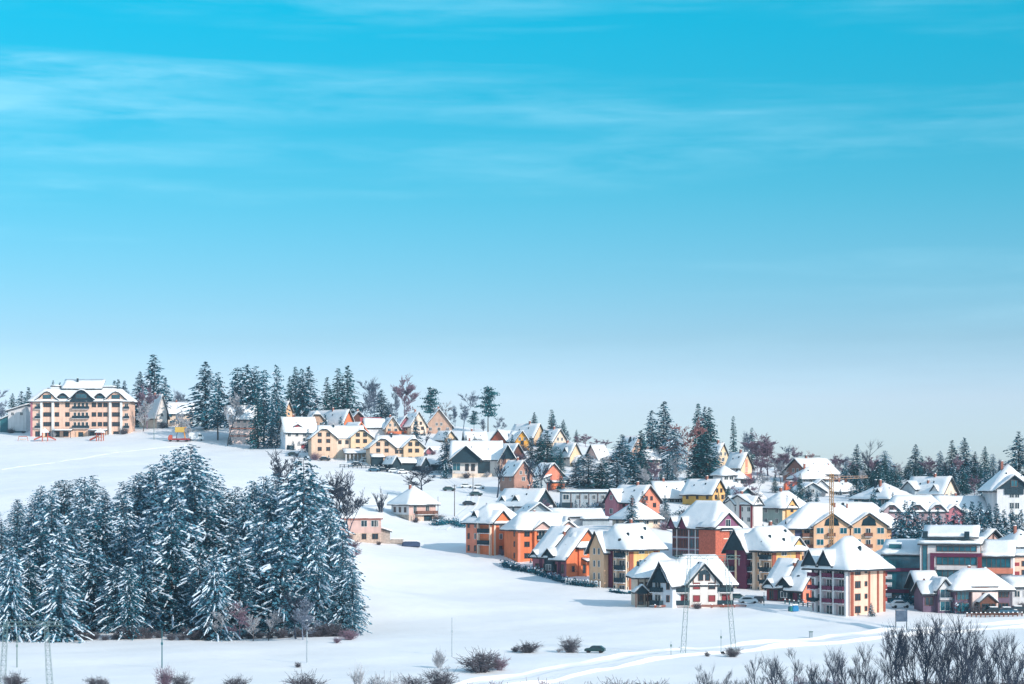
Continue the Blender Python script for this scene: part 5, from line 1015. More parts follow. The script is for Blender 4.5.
# --- skyline, left to right
def row(lst):
    for u, vt, Y, k, pr, wd, lab in lst: stand({'f': 'fir_tree', 'p': 'pine_tree', 'b': 'leafless_tree'}[k], lab, 'tree', pr, u, vt, Y, None, wd * (1.3 if k == 'f' and pr is not FN else 1.0))
row([(3, 386, 880, 'b', BG[0], 1.0, 'grey leafless tree at the left border of the hilltop'), (12.5, 393, 885, 'f', FD[0], .9, 'small dark fir left of the curved roof house'), (21.5, 391, 885, 'f', FM[1], 1.1, 'wider blue fir behind the curved roof house'), (28.5, 387, 885, 'f', FD[1], 1.0, 'fir touching the left edge of the hotel roof'),
     (53, 380, 880, 'f', FD[2], .6, 'fir tip peeping over the left part of the hotel roof'), (60, 382, 880, 'f', FD[0], .6, 'lower fir tip left of the hotel penthouse'), (114.5, 380, 880, 'f', FD[1], .8, 'fir tip right of the hotel penthouse'), (118.5, 379, 880, 'f', FD[3], .8, 'twin fir tip next right of the hotel penthouse'), (124.5, 380, 880, 'f', FM[2], .8, 'last fir tip over the right part of the hotel roof'),
     (140, 371, 872, 'f', FD[2], .9, 'dark fir left of the highest fir beside the hotel'), (154, 354, 868, 'f', FM[3], 1.15, 'highest broad fir beside the hotel'), (165, 377, 872, 'f', FM[0], 1.0, 'snowy fir on the right shoulder of the highest hotel fir'), (147, 382, 845, 'b', BP[0], .9, 'pinkish leafless tree in front of the hotel side house'), (143, 398, 835, 'b', BF[0], 1.2, 'frosted leafless tree at the right corner of the hotel'), (176, 388, 885, 'b', BG[1], 1.0, 'faint grey leafless tree right of the hotel firs'), (183, 391, 885, 'b', BG[0], .9, 'second faint grey leafless tree right of the hotel firs'),
     (176, 408, 800, 'b', BF[1], 1.0, 'snow coated leafless tree by the yellow box of the crane truck'), (186, 414, 795, 'b', BF[0], 1.0, 'low snow coated tree between crane truck and the big fir'),
     (206, 361, 836, 'f', FM[1], 1.25, 'broad tall fir standing alone behind the white van'), (218, 371, 800, 'f', FT[0], .7, 'frosted fir right of the broad tall fir'), (227, 385, 782, 'b', BF[1], .8, 'frosted leafless tree before the pink white house'),
     (237, 366, 800, 'f', FT[1], .8, 'leftmost of the tall close firs above the pink white house'), (246, 363, 800, 'f', FT[2], .85, 'highest of the tall close firs above the pink white house'), (255, 365, 800, 'f', FT[0], .85, 'third of the tall close firs above the pink white house'), (264, 368, 775, 'f', FT[1], 0.61, 'dark fir with bare foot standing in front of the close fir group'), (258, 392, 772, 'f', FD[1], 0.75, 'shorter dark fir in front of the close fir group'), (277, 363, 778, 'f', FT[2], 0.54, 'slender fir left of the white garage house'),
     (272, 395, 770, 'f', FM[2], 0.51, 'mid height fir with bare trunk left of the white garage house'), (283, 400, 768, 'f', FD[3], 0.68, 'dark fir hiding the orange lit gable'), (290, 376, 850, 'f', FD[0], .8, 'dark fir left in the dense trio behind the rounded gable'), (295.5, 366, 855, 'f', FD[2], .9, 'middle fir of the dense trio behind the rounded gable'), (302, 368, 850, 'f', FM[0], .9, 'snow flecked fir of the dense trio behind the rounded gable'), (309, 366, 855, 'f', FM[3], 1.0, 'right hand tall fir of the dense trio behind the rounded gable'), (315, 392, 860, 'b', BP[1], .7, 'reddish leafless tree right of the dense fir trio'),
     (327, 377, 860, 'f', FD[1], .9, 'first of the three dark firs standing on the ridge by themselves'), (338, 368, 862, 'f', FD[3], .95, 'middle one of the three dark firs on the ridge'), (348, 365, 862, 'f', FD[0], .95, 'tallest right one of the three dark firs on the ridge'),
     (362, 376, 870, 'b', BG[0], .9, 'tall grey leafless tree right of the three dark firs'), (374, 379, 872, 'b', BG[1], 1.0, 'second tall grey leafless tree right of the three dark firs'), (381.5, 389, 855, 'f', FM[2], 1.25, 'short blue fir under the grey leafless trees'), (389, 402, 860, 'f', FM[1], 1.1, 'low blue fir right of the short blue fir'),
     (404, 373, 840, 'b', BP[0], 1.0, 'tall purple brown larch on the ridge'), (397, 388, 850, 'b', BG[1], .7, 'thin grey tree left of the purple larch'), (431, 388, 840, 'p', PN[0], 1.0, 'pine with layered crown above the frosted trees'), (437, 400, 820, 'b', BF[0], 1.1, 'frosted tree in front of the brown gabled beige house'), (447, 408, 818, 'b', BF[1], 1.1, 'second frosted tree by the brown gabled beige house'), (424, 412, 815, 'b', BF[1], 1.0, 'small frosted tree left of the brown gabled beige house'),
     (463, 390, 830, 'b', BG[0], 1.0, 'tall grey leafless tree left of the lone pine'), (455, 404, 835, 'b', BG[1], .9, 'hazy grey leafless tree behind the brown gable'), (488, 387, 815, 'p', PN[1], 1.05, 'lone tall pine with a bare stem against the sky'), (474, 411, 815, 'p', PN[0], 1.1, 'small pine left of the lone tall pine'), (484, 418, 835, 'b', BG[1], 1.3, 'grey thicket tree under the lone pine'), (496, 416, 835, 'b', BG[0], 1.3, 'grey thicket tree right of the lone pine'), (503, 421, 835, 'b', BG[1], 1.2, 'last grey thicket tree toward the yellow end wall'),
     (551.5, 409, 760, 'f', FN, 1.5, 'slender fir on the central ridge'), (546.5, 430, 700, 'f', FD[1], 1.5, 'dark dense fir below the slender ridge fir'), (541, 434, 705, 'f', FD[2], 1.2, 'dark fir merged with the dense one on its left'), (531, 436, 708, 'f', FM[0], 1.0, 'snow flecked fir by the orange dormer house'), (512, 434, 735, 'f', FY[1], .8, 'little fir before the brick red end gable'),
     (561, 424, 800, 'b', BG[0], 1.0, 'blue grey leafless tree right of the slender ridge fir'), (568, 430, 800, 'b', BG[1], 1.1, 'second blue grey leafless tree descending the ridge'), (577, 434, 795, 'b', BP[1], 2.0, 'dusky leafless tree descending the ridge'), (586, 433, 790, 'b', BP[0], 2.0, 'purple leafless tree above the narrow white house'), (596, 438, 790, 'b', BP[1], 2.0, 'low purple leafless tree behind the narrow white house'), (606, 439, 785, 'b', BP[0], 2.0, 'last purple leafless tree before the spruces'),
     (622, 434, 672, 'f', FM[2], 1.5, 'wide spruce in front of the tallest spruce pair'), (664, 401, 715, 'f', FM[3], 1.05, 'tallest spruce of the central pair'), (652, 410, 712, 'f', FM[1], .95, 'lower spruce of the central pair'), (641, 430, 690, 'f', FD[0], 1.2, 'dark spruce left under the central pair'), (675, 428, 690, 'f', FW[1], 1.0, 'snow coated conifer right under the central pair'),
     (588, 453, 650, 'f', FW[3], 1.9, 'broad snowy conifer above the low grey hall'), (602, 458, 645, 'f', FD[3], 1.9, 'dark broad conifer above the right part of the low grey hall'), (576, 462, 655, 'f', FM[0], 1.6, 'squat conifer above the left part of the low grey hall'), (617, 462, 645, 'f', FW[0], 1.9, 'squat snowy conifer left of the salmon house'), (633, 452, 650, 'f', FM[3], 1.6, 'blue conifer above the salmon house'), (645, 458, 650, 'f', FD[2], 1.5, 'dark conifer behind the salmon house roof'), (655, 462, 645, 'b', BP[0], 1.0, 'purple brown tree behind the joined whitish house'), (666, 456, 665, 'b', BF[0], 1.0, 'snow coated tree above the joined whitish house'), (680, 462, 655, 'b', BF[1], 1.0, 'snow coated shrub tree left of the round dark conifer'), (672, 470, 650, 'f', FY[2], 1.0, 'young fir above the joined whitish house'),
     (689, 417, 700, 'b', BR, 1.7, 'pink leafless birch between the two high conifer groups'), (698, 403, 705, 'f', FD[1], .75, 'leftmost spire of the tall conifer cluster'), (705, 406, 707, 'f', FM[0], .75, 'middle spire of the tall conifer cluster'), (710, 407, 705, 'f', FD[3], .8, 'rightmost spire of the tall conifer cluster'), (706, 434, 660, 'f', FD[2], 1.55, 'round dark conifer above the ochre house'), (696, 445, 662, 'f', FD[0], 1.3, 'dark conifer left side of the round one above the ochre house'), (716, 448, 665, 'f', FW[2], 1.1, 'snow flecked conifer right side of the round one'),
     (733.5, 415.5, 715, 'f', FN, .95, 'narrow column fir standing free against the sky'), (752, 427, 712, 'f', FN, 1.1, 'second column fir rising beside the purple trees'), (744, 430, 725, 'b', BG[1], 1.1, 'hazy blue leafless tree between the two column firs'), (760, 431, 700, 'b', BP[0], 1.7, 'purple leafless tree right of the second column fir'), (768, 440, 695, 'b', BP[1], 1.9, 'dense reddish purple leafless tree'), (776, 452, 690, 'b', BP[0], 1.8, 'lower purple leafless tree by the brown gabled house'), (757, 455, 680, 'b', BP[1], 1.5, 'purple undergrowth tree in front of the yellowish gable'), (781, 456, 675, 'b', BF[0], 1.3, 'tangled snow coated tree left of the brown gabled house'),
     (783, 444, 720, 'b', BG[0], 1.0, 'faint blue leafless tree behind the brown gabled house'), (794, 445, 715, 'b', BP[1], 1.3, 'reddish leafless tree behind the brown gable'), (810, 450, 712, 'b', BR, .8, 'thin pink tree in front of the ridge cap roof'),
     (846, 455, 720, 'b', BG[1], 1.2, 'hazy low leafless tree on the right ridge'), (857, 444, 700, 'f', FM[2], 1.0, 'snowy fir left of the tall leafless tree on the right ridge'), (869, 437, 690, 'b', BT[0], 1.2, 'tall dark leafless tree on the right ridge'), (884, 450, 690, 'f', FW[5], 1.1, 'bushy snowy pine right of the tall leafless tree'), (876, 458, 700, 'b', BG[0], 1.2, 'twiggy tree between leafless tree and bushy pine'), (862, 468, 665, 'b', BF[1], 1.4, 'reddish snowy tree below the ridge firs'),
     (916, 444, 710, 'f', FM[1], 1.2, 'broad fir rising from the small dark firs on the right ridge'), (922, 456, 712, 'f', FD[0], 1.0, 'dark fir on the right shoulder of the broad fir'), (940, 450, 708, 'f', FW[4], .9, 'frosted fir left of the pair of tall firs'), (952, 440, 705, 'f', FD[1], 1.0, 'left fir of the tall pair above the cream gabled house'), (964, 437, 702, 'f', FM[3], 1.1, 'right higher fir of the tall pair above the cream gabled house'), (958, 453, 690, 'b', BP[0], .9, 'purple pink leafless tree before the tall fir pair'), (975, 451, 700, 'f', FM[2], 1.0, 'snowy fir right of the tall pair'), (985, 446, 700, 'f', FD[2], .9, 'narrow dark fir left of the tall white house'), (993, 453, 702, 'f', FW[0], .9, 'frosted fir behind the tall white house roof'), (1001, 458, 705, 'b', BG[1], 1.2, 'hazy tree behind the tall white house'),
     (1019, 431, 680, 'f', FM[0], 1.25, 'big fir above the tall white house roof'), (968, 465, 680, 'f', FM[1], 1.2, 'lower fir filling the gap beneath the tall pair'), (982, 468, 672, 'f', FD[3], 1.2, 'lower dark fir beside the tall white house')])
for i in range(34):
    u = 842 + 172 * ((i * .618 + .21) % 1); stand('fir_tree', 'small dark fir in the distant strip of wood on the right ridge', 'tree', (FD + FM)[i % 8], u, 461 + (i * 37 % 10), 668 + (i * 13 % 34), 'small dark firs of the distant wood', 2.0 if u < 990 else 1.3)
for i, u in enumerate((784, 797, 838, 850, 873, 893, 928, 945, 970, 1004)):
    stand('leafless_tree', 'rusty brown leafless tree mixed into the fir belt of the right ridge', 'tree', BP[i % 2], u, 452 + (i * 17 % 11), 690 + (i * 7 % 20), 'rusty leafless trees in the right fir belt', 1.5)
for i in range(26):
    u = 846 + 150 * ((i * .618 + .33) % 1); stand('fir_tree', 'dark fir crowded directly behind the roofs on the right hand slope', 'tree', (FD + FM)[i % 8], u, 467 + (i * 31 % 9), 612 + (i * 11 % 34), 'dark firs behind the right hand roofs', 1.5)
for i in range(22):
    u = 574 + 150 * ((i * .618 + .4) % 1); stand('fir_tree', 'dark conifer crowded among its like in the gap behind the middle houses', 'tree', (FD + FM)[i % 8], u, 466 + (i * 29 % 12), 655 + (i * 17 % 40), 'dark conifers behind the middle houses', 1.5)
for i in range(4): stand('fir_tree', 'dusted fir closing the gaps of the tall tree belt above the garage house', 'tree', (FT + FM)[i % 7], 236 + i * 5.5, 384 + (i * 23 % 17), 806 + (i * 7 % 22), 'dusted firs filling the hilltop tree belt', 1.1)
# --- the row of young firs on the right and other small ones
for i, (u, vt) in enumerate([(898, 508), (906, 500), (913.5, 501), (922, 513), (930, 509), (938, 508), (947, 514), (955, 507), (964, 503), (972, 501), (979.5, 501), (989, 503), (996.5, 503), (1004, 509), (1012, 507), (1021, 509)]):
    stand('young_fir', ORD[i] + ' young fir from the left in the snowy row behind the glass fronted building', 'tree', FY[i % 3], u, vt, 492 + rt.uniform(-4, 8), 'young firs in a row', rt.uniform(.85, 1.05))
for i, (u, vt) in enumerate([(902, 520), (918, 522), (934, 520), (950, 522), (968, 518), (985, 516), (1000, 520), (1016, 518)]):
    stand('young_fir', ORD[i] + ' low fir filling the lower front of the snowy young fir row', 'tree', FY[(i + 1) % 3], u, vt, 484, 'low firs in front of the young fir row', 1.25)
for u, vt, Y, lab in [(817, 490, 612, 'tiny fir in front of the nested dark edged gables'), (851, 488, 615, 'tiny fir below the low snowy roofed house by the crane'), (874, 488, 585, 'tiny fir before the dark green cladding'), (893, 492, 578, 'tiny fir right of the dark green cladding'), (325, 414, 772, 'small fir in front of the rounded brown gable'), (341, 416, 765, 'tiny fir between the snowy ridge roofs')]:
    stand('young_fir', lab, 'tree', FY[1], u, vt, Y, None, .9)
# --- bushes in the meadow
for u, vt, vb, pr, wd, lab in [(439, 646, 668, SF[0], .9, 'pale straw coloured bush with upright twigs in the meadow'), (440, 664, 690, SH[0], 1.0, 'dark bush right below the pale straw coloured one'), (482, 646, 673, SH[1], 1.35, 'big round leafless bush in the meadow'), (499, 652, 671, SP[0], .9, 'reddish smaller bush touching the big round one'), (528, 639, 653, SH[2], 1.7, 'low wide bush on the far side of the lane'), (515, 646, 652, SH[1], 1.0, 'tiny bush left of the low wide one'), (570, 634, 653, SH[0], .95, 'rounded bush left of the parked dark green car'), (559, 646, 653, SF[1], 1.1, 'small straw tuft beside the rounded bush by the car'),
        (358, 659, 690, SF[1], .55, 'slim frosted sapling at the lower meadow edge'), (305, 668, 695, SH[2], 1.3, 'dark bush rising at the lower edge under the white pole'), (236, 673, 692, SH[1], 1.1, 'dark low bush at the lower edge below the wood middle'), (165, 662, 688, SP[1], .6, 'purplish bush below the dark pole'), (180, 670, 690, SH[0], .9, 'small bush right of the purplish bush'), (14, 669, 688, SH[2], 1.2, 'bush between the lattice legs at the left'), (94, 674, 690, SH[0], .9, 'small bush right of the lattice legs'), (103, 675, 690, SH[1], .7, 'second small bush right of the lattice legs'), (375, 670, 700, SF[0], 1.2, 'straw coloured scrub at the lower edge left of the straw bush'), (395, 671, 700, SF[1], 1.2, 'pale scrub at the lower edge beside the straw bush'), (413, 672, 695, SH[0], 1.2, 'dark scrub at the lower edge beside the straw bush'),
        (733, 645, 657, SH[1], 1.3, 'small bush at the foot of the right lattice leg'), (707, 650, 657, SH[2], .8, 'tiny bush between the lattice legs on the right'), (298, 661, 668, SH[0], .8, 'tiny dark shrub alone in the snow before the wood'), (337, 636, 643, SP[0], 1.3, 'reddish brush at the right corner of the wood'), (349, 628, 640, SP[1], 1.4, 'pinkish brush trailing from the wood corner')]:
    stand('bush', lab, 'bush', pr, u, vt, 0, None, wd, vb)
# --- scrub and slim trees along the bottom edge
GB = 'slim leafless trees in the thicket below the road'
for i in range(58):
    u = 688 + 340 * ((i * .618 + .13) % 1.0); env = np.interp(u, [688, 730, 780, 840, 880, 905, 940, 985, 1000, 1024], [666, 652, 645, 640, 636, 613, 608, 612, 630, 628])
    stand('leafless_tree', 'slim leafless tree in the blue grey thicket along the bottom edge', 'tree', BT[i % 5], u, env + rt.choice((0, 5, 12, 20, 26)), 226 + (i * 7 % 40), GB, rt.uniform(.75, 1.1))
for u, vt, wd, lab in [(962, 606, 1.1, 'tallest dark leafless tree of the thicket before the villa'), (925, 614, .9, 'pale barked tall tree in the thicket left of the tallest one'), (903, 622, .9, 'slim tree in front of the dark billboard'), (836, 641, .9, 'straight pole like tree in the thicket below the grey post'), (1012, 630, 1.0, 'leaning leafless tree at the right border of the thicket')]:
    stand('leafless_tree', lab, 'tree', BT[2] if u < 960 else BT[0], u, vt, 232, None, wd)
GS = 'scrub bushes along the bottom edge'
for i in range(30):
    u = 395 + 640 * ((i * .618 + .37) % 1.0); hi = np.interp(u, [395, 560, 690, 760, 1024], [677, 679, 678, 674, 668])
    stand('scrub_bush', 'dark leafless scrub bush along the bottom edge of the meadow', 'bush', (SH + SP[:1])[i % 4], u, hi + rt.uniform(-3, 8), 232 + (i * 5 % 24), GS, rt.uniform(1.0, 1.6))
# --- hedges and shrubs at the houses
def hedge(label, pix, h, w, seed, n=60, group=None):
    rg = np.random.default_rng(seed); V = []; M_ = []; pts = [ground(u, v) for u, v in pix]; c = pts[0].copy()
    for a, b in zip(pts, pts[1:]):
        L = (b - a).length
        for i in range(int(L * n)):
            t = rg.random(); p = a.lerp(b, t); q = np.array([p.x + rg.normal(0, w / 3), p.y + rg.normal(0, w / 3), p.z + rg.uniform(0, h) * (0.65 + .35 * math.sin(t * L * 1.9 + seed))]) - np.array(c)
            s = rg.uniform(.14, .3); uu = rg.normal(0, 1, 3); uu /= np.linalg.norm(uu); bb = np.cross(uu, rg.normal(0, 1, 3)); bb /= np.linalg.norm(bb)
            V += [q - uu * s, q - bb * s * .7, q + uu * s, q + bb * s * .7]; M_.append(1 if (q[2] + c.z - p.z > h * .55 and rg.random() < .4) else 0)
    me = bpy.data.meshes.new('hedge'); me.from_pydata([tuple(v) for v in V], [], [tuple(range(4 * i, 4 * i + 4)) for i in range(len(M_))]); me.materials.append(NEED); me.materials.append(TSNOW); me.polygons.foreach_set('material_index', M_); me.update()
    o = link('hedge', me, None, c); tag(o, label, 'hedge', group)
hedge('dark snow flecked hedge below the second orange block', [(503, 566), (517, 571), (533, 573), (545, 577)], 1.7, 1.4, 1)
hedge('snowy hedge with white capped shrubs along the orange row house', [(548, 578), (560, 582), (575, 585), (596, 588)], 1.5, 1.3, 2)
hedge('low hedge at the foot of the yellow block', [(610, 592), (622, 594), (634, 594)], .8, .8, 3)
hedge('dark hedge on the bank in front of the glass fronted building', [(893, 603), (910, 605), (928, 607), (948, 610)], 2.0, 2.0, 4)
hedge('bushy dark hedge beside the villa terrace', [(948, 612), (958, 614), (966, 614)], 3.0, 2.2, 5)
hedge('shrubs along the grey hall by the salmon house', [(545, 507), (560, 510)], 2.4, 2.0, 6, 50)
hedge('shrubs in front of the low grey hall', [(583, 511), (596, 512), (608, 511)], 2.6, 1.8, 7, 50)
hedge('snowy garden shrubs beside the pink hipped villa', [(432, 525), (440, 526), (446, 523)], 2.0, 2.0, 8, 50)
hedge('snowy shrubs left of the first orange block', [(452, 523), (462, 528)], 2.0, 2.4, 9, 50)
hedge('blue grey brush below the ochre house', [(675, 516), (690, 515), (703, 514)], 3.0, 2.4, 10, 50)

# --- a snowy shrub or young fir in front of most houses
rs_ = random.Random(5)
for H in HOUSES:
    x0, x1, y0, y1 = H.first; w = x1 - x0
    for n_, q in enumerate((rs_.uniform(.05, .4), rs_.uniform(.6, .95))):
        if H.Y < 450 and n_: continue
        lp = Vector((x0 + w * q, y0 - rs_.uniform(1.8, 3.2), 0)); lp.rotate(Matrix.Rotation(H.rz, 3, 'Z')); p = H.root.location + lp; p.z = gz(p.x, p.y)
        wd = H.label.split(' '); short = ' '.join(wd[:7])
        while short.split(' ')[-1] in ('a', 'an', 'the', 'with', 'and', 'of', 'in', 'to', 'at', 'by', 'its', 'left', 'right', 'beside', 'behind', 'below', 'above', 'on', 'under', 'from', 'two', 'small', 'dark', 'white', 'between'): short = ' '.join(short.split(' ')[:-1])
        pr = rs_.choice([SH[0], SH[2], SF[0], SP[1], FY[0], FY[1]]); fir = pr in FY
        put('young_fir' if fir else 'garden_shrub', ('young fir ' if fir else 'garden shrub ') + ('before the ' if n_ == 0 else 'at the right front of the ') + short, 'tree' if fir else 'shrub', pr, p, rs_.uniform(1.2, 3.4), None, 1.1)

# --- trees in the gaps between the houses of the hillside
rg_ = random.Random(21); done = 0
FOOT = []
for H in HOUSES:
    x0, x1, y0, y1 = H.first; c_ = Vector(((x0 + x1) / 2, (y0 + y1) / 2, 0)); c_.rotate(Matrix.Rotation(H.rz, 3, 'Z')); c_ += H.root.location; FOOT.append((c_.x, c_.y, math.hypot(x1 - x0, y1 - y0) / 2))
for k in range(900):
    Y = rg_.uniform(535, 800); u = rg_.uniform(300, 1015)
    if Y < 700 and u < 520 or Y > 700 and u > 580 or Y < 560 and u < 600: continue
    p = base_at(u, Y)
    if any(math.hypot(p.x - a, p.y - b) < r_ + 2.2 for a, b, r_ in FOOT): continue
    FOOT.append((p.x, p.y, 1.0)); q = rg_.random(); done += 1
    if q < .55: put('fir_tree', 'snow flecked fir standing in a gap between the hillside houses', 'tree', (FM + FD)[k % 8], p, rg_.uniform(5, 10.5), 'firs in the gaps between the hillside houses', 1.25)
    elif q < .8: put('leafless_tree', 'leafless garden tree standing in a gap between the hillside houses', 'tree', (BM + BP + BF)[k % 7], p, rg_.uniform(4.5, 8.5), 'leafless trees in the gaps between the hillside houses', 1.2)
    else: put('bush', 'bare garden bush standing in a gap between the hillside houses', 'bush', (SH + SF)[k % 5], p, rg_.uniform(1.6, 2.8), 'bushes in the gaps between the hillside houses', 1.2)
    if done >= 95: break
# ------------------------------------------------------------------ cars, pylons, poles, small things
def car_protos():
    out = {}
    body = MB(); prof = [(-2.1, .35), (2.1, .35), (2.15, .75), (1.9, .95), (1.05, 1.02), (.45, 1.5), (-1.2, 1.52), (-1.95, 1.02), (-2.15, .95)]
    body.prism([(x, -.82, z) for x, z in prof], (0, 1.64, 0)); glass = MB()
    glass.prism([(x, -.835, z) for x, z in [(.9, 1.05), (.4, 1.43), (-1.15, 1.45), (-1.75, 1.05)]], (0, 1.67, 0)); wind = MB()
    wind.prism([(1.02, -.7, 1.05), (.5, -.65, 1.46), (.5, .65, 1.46), (1.02, .7, 1.05)], (.05, 0, .04))
    sn = MB(); sn.box(-1.25, -.7, 1.5, .5, .7, 1.68); sn.box(1.1, -.72, .98, 1.85, .72, 1.12)
    wh = MB(); wh.tube((0, -.1, 0), (0, .1, 0), .32, .32, 12)
    return body, glass.mesh('car_window', GLASS), wind.mesh('windscreen', GLASS), sn.mesh('snow_cover', RSNOW, bevel=.07), wh.mesh('wheel', RUBB)
CB_, CGm, CWm, CSm, CHm = car_protos(); CBODY = {}
def car(label, p, rz, m, snow=True, group='cars parked in the village'):
    if m.name not in CBODY: CBODY[m.name] = CB_.mesh('body', m, bevel=.08)
    r = thing('parked_car', label, 'car', p, rz, group, .74 if 'hatchback' in label else .92); link('body', CBODY[m.name], r)
    link('side_window', CGm, r); link('windscreen', CWm, r)
    for x in (-1.3, 1.35):
        for y in (-.78, .78): link('wheel', CHm, r, (x, y, .32))
    if snow: link('snow_cover', CSm, r)
CDG = mat('dark_green_paint', (.010, .045, .05), .3, .05, spec=.6); CBK = mat('black_paint', (.02, .025, .035), .3, .05, spec=.6); CWH = mat('white_paint', (.7, .72, .74), .35, .03, spec=.5); CBL = mat('blue_paint', (.03, .10, .16), .3, .05, spec=.6)
for u, v, rz, m, sn, lab in [(595, 653, 165, CDG, False, 'dark green hatchback standing alone on the meadow lane'), (325, 461, 0, CBK, True, 'dark car in front of the beige house with the colonnade'), (357, 466, 8, CBK, True, 'black car below the colonnaded lean-to'), (374, 472, 4, CBL, True, 'left car of the dark pair in the meadow parking'), (383.5, 472, -4, CBK, True, 'right car of the dark pair in the meadow parking'), (394, 473, 10, CWH, True, 'white snow covered car right of the dark pair'), (402, 474, 30, CWH, True, 'last snow covered car of the meadow parking'),
        (293, 456, 12, CDG, True, 'green car at the white garage house'), (366, 462, 20, CWH, True, 'pale snowed in car by the colonnade end'), (449, 491, 14, CDG, True, 'long dark green car below the garden fir'), (476, 496, 20, CDG, True, 'green car under the tall leafless tree'), (466, 488, 10, CWH, True, 'snow buried car in the yard below the wide house'), (479, 489, 0, CWH, True, 'white car by the pole below the wide house'), (469, 506, 8, CBK, True, 'dark car beside the snow roof of the dormered house'),
        (748, 604, 6, CWH, True, 'white snow covered car right of the chalet'), (759, 603, 70, CBK, False, 'black car behind the snow covered one beside the chalet'), (737, 600, 10, CDG, True, 'green car under a white cap at the chalet corner'), (995, 615, 2, CBK, True, 'dark car at the villa terrace fence'), (1008, 615, 2, CBL, True, 'blue car right of the villa terrace'), (1019, 614, 4, CBK, True, 'car by the right border near the villa'), (672, 523, 20, CBK, True, 'dark vehicle under the wall beside the cream hipped house'), (900, 608, 10, CWH, True, 'white car between the peach tower and the glass building')]:
    car(lab, ground(u, v), R(rz), m, sn)
# white van and orange crane truck on the hilltop
p = ground(196, 441); r = thing('van', 'white delivery van parked beside the orange crane truck on the hilltop', 'van', p, R(8))
mb = MB(); mb.prism([(x, -1.1, z) for x, z in [(-3, .5), (3, .5), (3.05, 1.4), (2.5, 2.5), (1.9, 2.9), (-3, 2.9)]], (0, 2.2, 0)); link('body', mb.mesh('body', CWH, bevel=.12), r)
mb = MB(); mb.box(.9, -1.13, 1.6, 2.3, 1.13, 2.4); link('side_window', mb.mesh('side_window', GLASS), r)
mb = MB(); mb.prism([(3.03, -.95, 1.5), (2.6, -.9, 2.45), (2.6, .9, 2.45), (3.03, .95, 1.5)], (.06, 0, .03)); link('windscreen', mb.mesh('windscreen', GLASS), r)
for x in (-2, 2):
    for y in (-1.02, 1.02): link('wheel', CHm, r, (x, y, .32))
mb = MB(); mb.box(-2.9, -1, 2.9, 1.8, 1, 3.15); link('snow_cover', mb.mesh('snow_cover', RSNOW, bevel=.1), r)
p = ground(182, 442); r = thing('crane_truck', 'orange crane truck with a raised yellow box at the upper edge of the wood', 'truck', p, R(4))
mb = MB(); mb.box(-3.6, -1.1, .6, 3.0, 1.1, 1.3); link('chassis', mb.mesh('chassis', MARO, bevel=.05), r); mb = MB(); mb.prism([(x, -1.1, z) for x, z in [(-5.2, .6), (-3.7, .6), (-3.7, 2.6), (-4.8, 2.6), (-5.2, 1.7)]], (0, 2.2, 0)); link('cab', mb.mesh('cab', REDP, bevel=.08), r)
mb = MB(); mb.tube((1.2, 0, 1.2), (.6, 0, 5.2), .28, .22, 6); mb.tube((.6, 0, 5.2), (1.6, 0, 5.6), .2, .18, 6); link('boom', mb.mesh('boom', CRANEY), r); mb = MB(); mb.box(-2.6, -.9, 3.6, .9, .9, 5.6); link('lift_box', mb.mesh('lift_box', mat('signal_yellow', (.55, .36, .08), .6, .1), bevel=.06), r)
for x in (-4.4, -1.5, 1.9):
    for y in (-1.02, 1.02): link('wheel', CHm, r, (x, y, .42)).scale = (1.3, 1.3, 1.3)
# playground in front of the hotel
for u, lab in [(45, 'orange red playground tower with twin slides left of the hotel entrance'), (100, 'red playground tower with slide and snowy roof right of the hotel entrance')]:
    r = thing('playground_tower', lab, 'playground', ground(u, 441), R(10 if u < 60 else -15), 'playground towers in front of the hotel')
    mb = MB(); [mb.box(x - .14, y - .14, -.5, x + .14, y + .14, 3.6) for x in (-1, 1) for y in (-1, 1)]; link('frame', mb.mesh('frame', REDP), r); mb = MB(); mb.box(-1.1, -1.1, 1.4, 1.1, 1.1, 1.6); link('platform', mb.mesh('platform', CRANEY), r)
    link('roof', slab_mesh([[(-1.5, -1.5, 3.5), (1.5, -1.5, 3.5), (0, 0, 5)], [(1.5, -1.5, 3.5), (1.5, 1.5, 3.5), (0, 0, 5)], [(1.5, 1.5, 3.5), (-1.5, 1.5, 3.5), (0, 0, 5)], [(-1.5, 1.5, 3.5), (-1.5, -1.5, 3.5), (0, 0, 5)]], .25, RSNOW if u > 60 else RSNOW, 'roof'), r)
    for sx in ((1, -1) if u < 60 else (-1,)):
        mb = MB(); mb.prism([(sx * 1.1, -.55, 1.5), (sx * 4.2, -.55, .2), (sx * 4.2, -.55, .75), (sx * 1.1, -.55, 2.1)], (0, 1.1, 0)); link('slide', mb.mesh('slide', REDP), r)
r = thing('playground_swing', 'low orange swing frame at the left end of the hotel forecourt', 'playground', ground(23, 441), 0); mb = MB(); mb.tube((-2, 0, 0), (-1.6, 0, 1.8), .1); mb.tube((2, 0, 0), (1.6, 0, 1.8), .1); mb.tube((-1.6, 0, 1.8), (1.6, 0, 1.8), .14); link('frame', mb.mesh('frame', REDP), r); mb = MB(); mb.box(-1.2, -.3, .6, 1.2, .3, .75); link('seat', mb.mesh('seat', CRANEY), r)
def hump(name, label, cat, u, v, L, w, h, m, snow=True):
    r = thing(name, label, cat, ground(u, v), R(6)); mb = MB(); mb.prism([(x, -w / 2, z) for x, z in [(-L / 2, 0), (L / 2, 0), (L / 2, h * .8), (L * .3, h), (-L * .3, h), (-L / 2, h * .75)]], (0, w, 0)); link('body', mb.mesh('body', m, bevel=.15), r)
    if snow: mb = MB(); mb.box(-L * .47, -w * .47, h, L * .47, w * .47, h + .22); link('snow_cover', mb.mesh('snow_cover', RSNOW, bevel=.09), r)
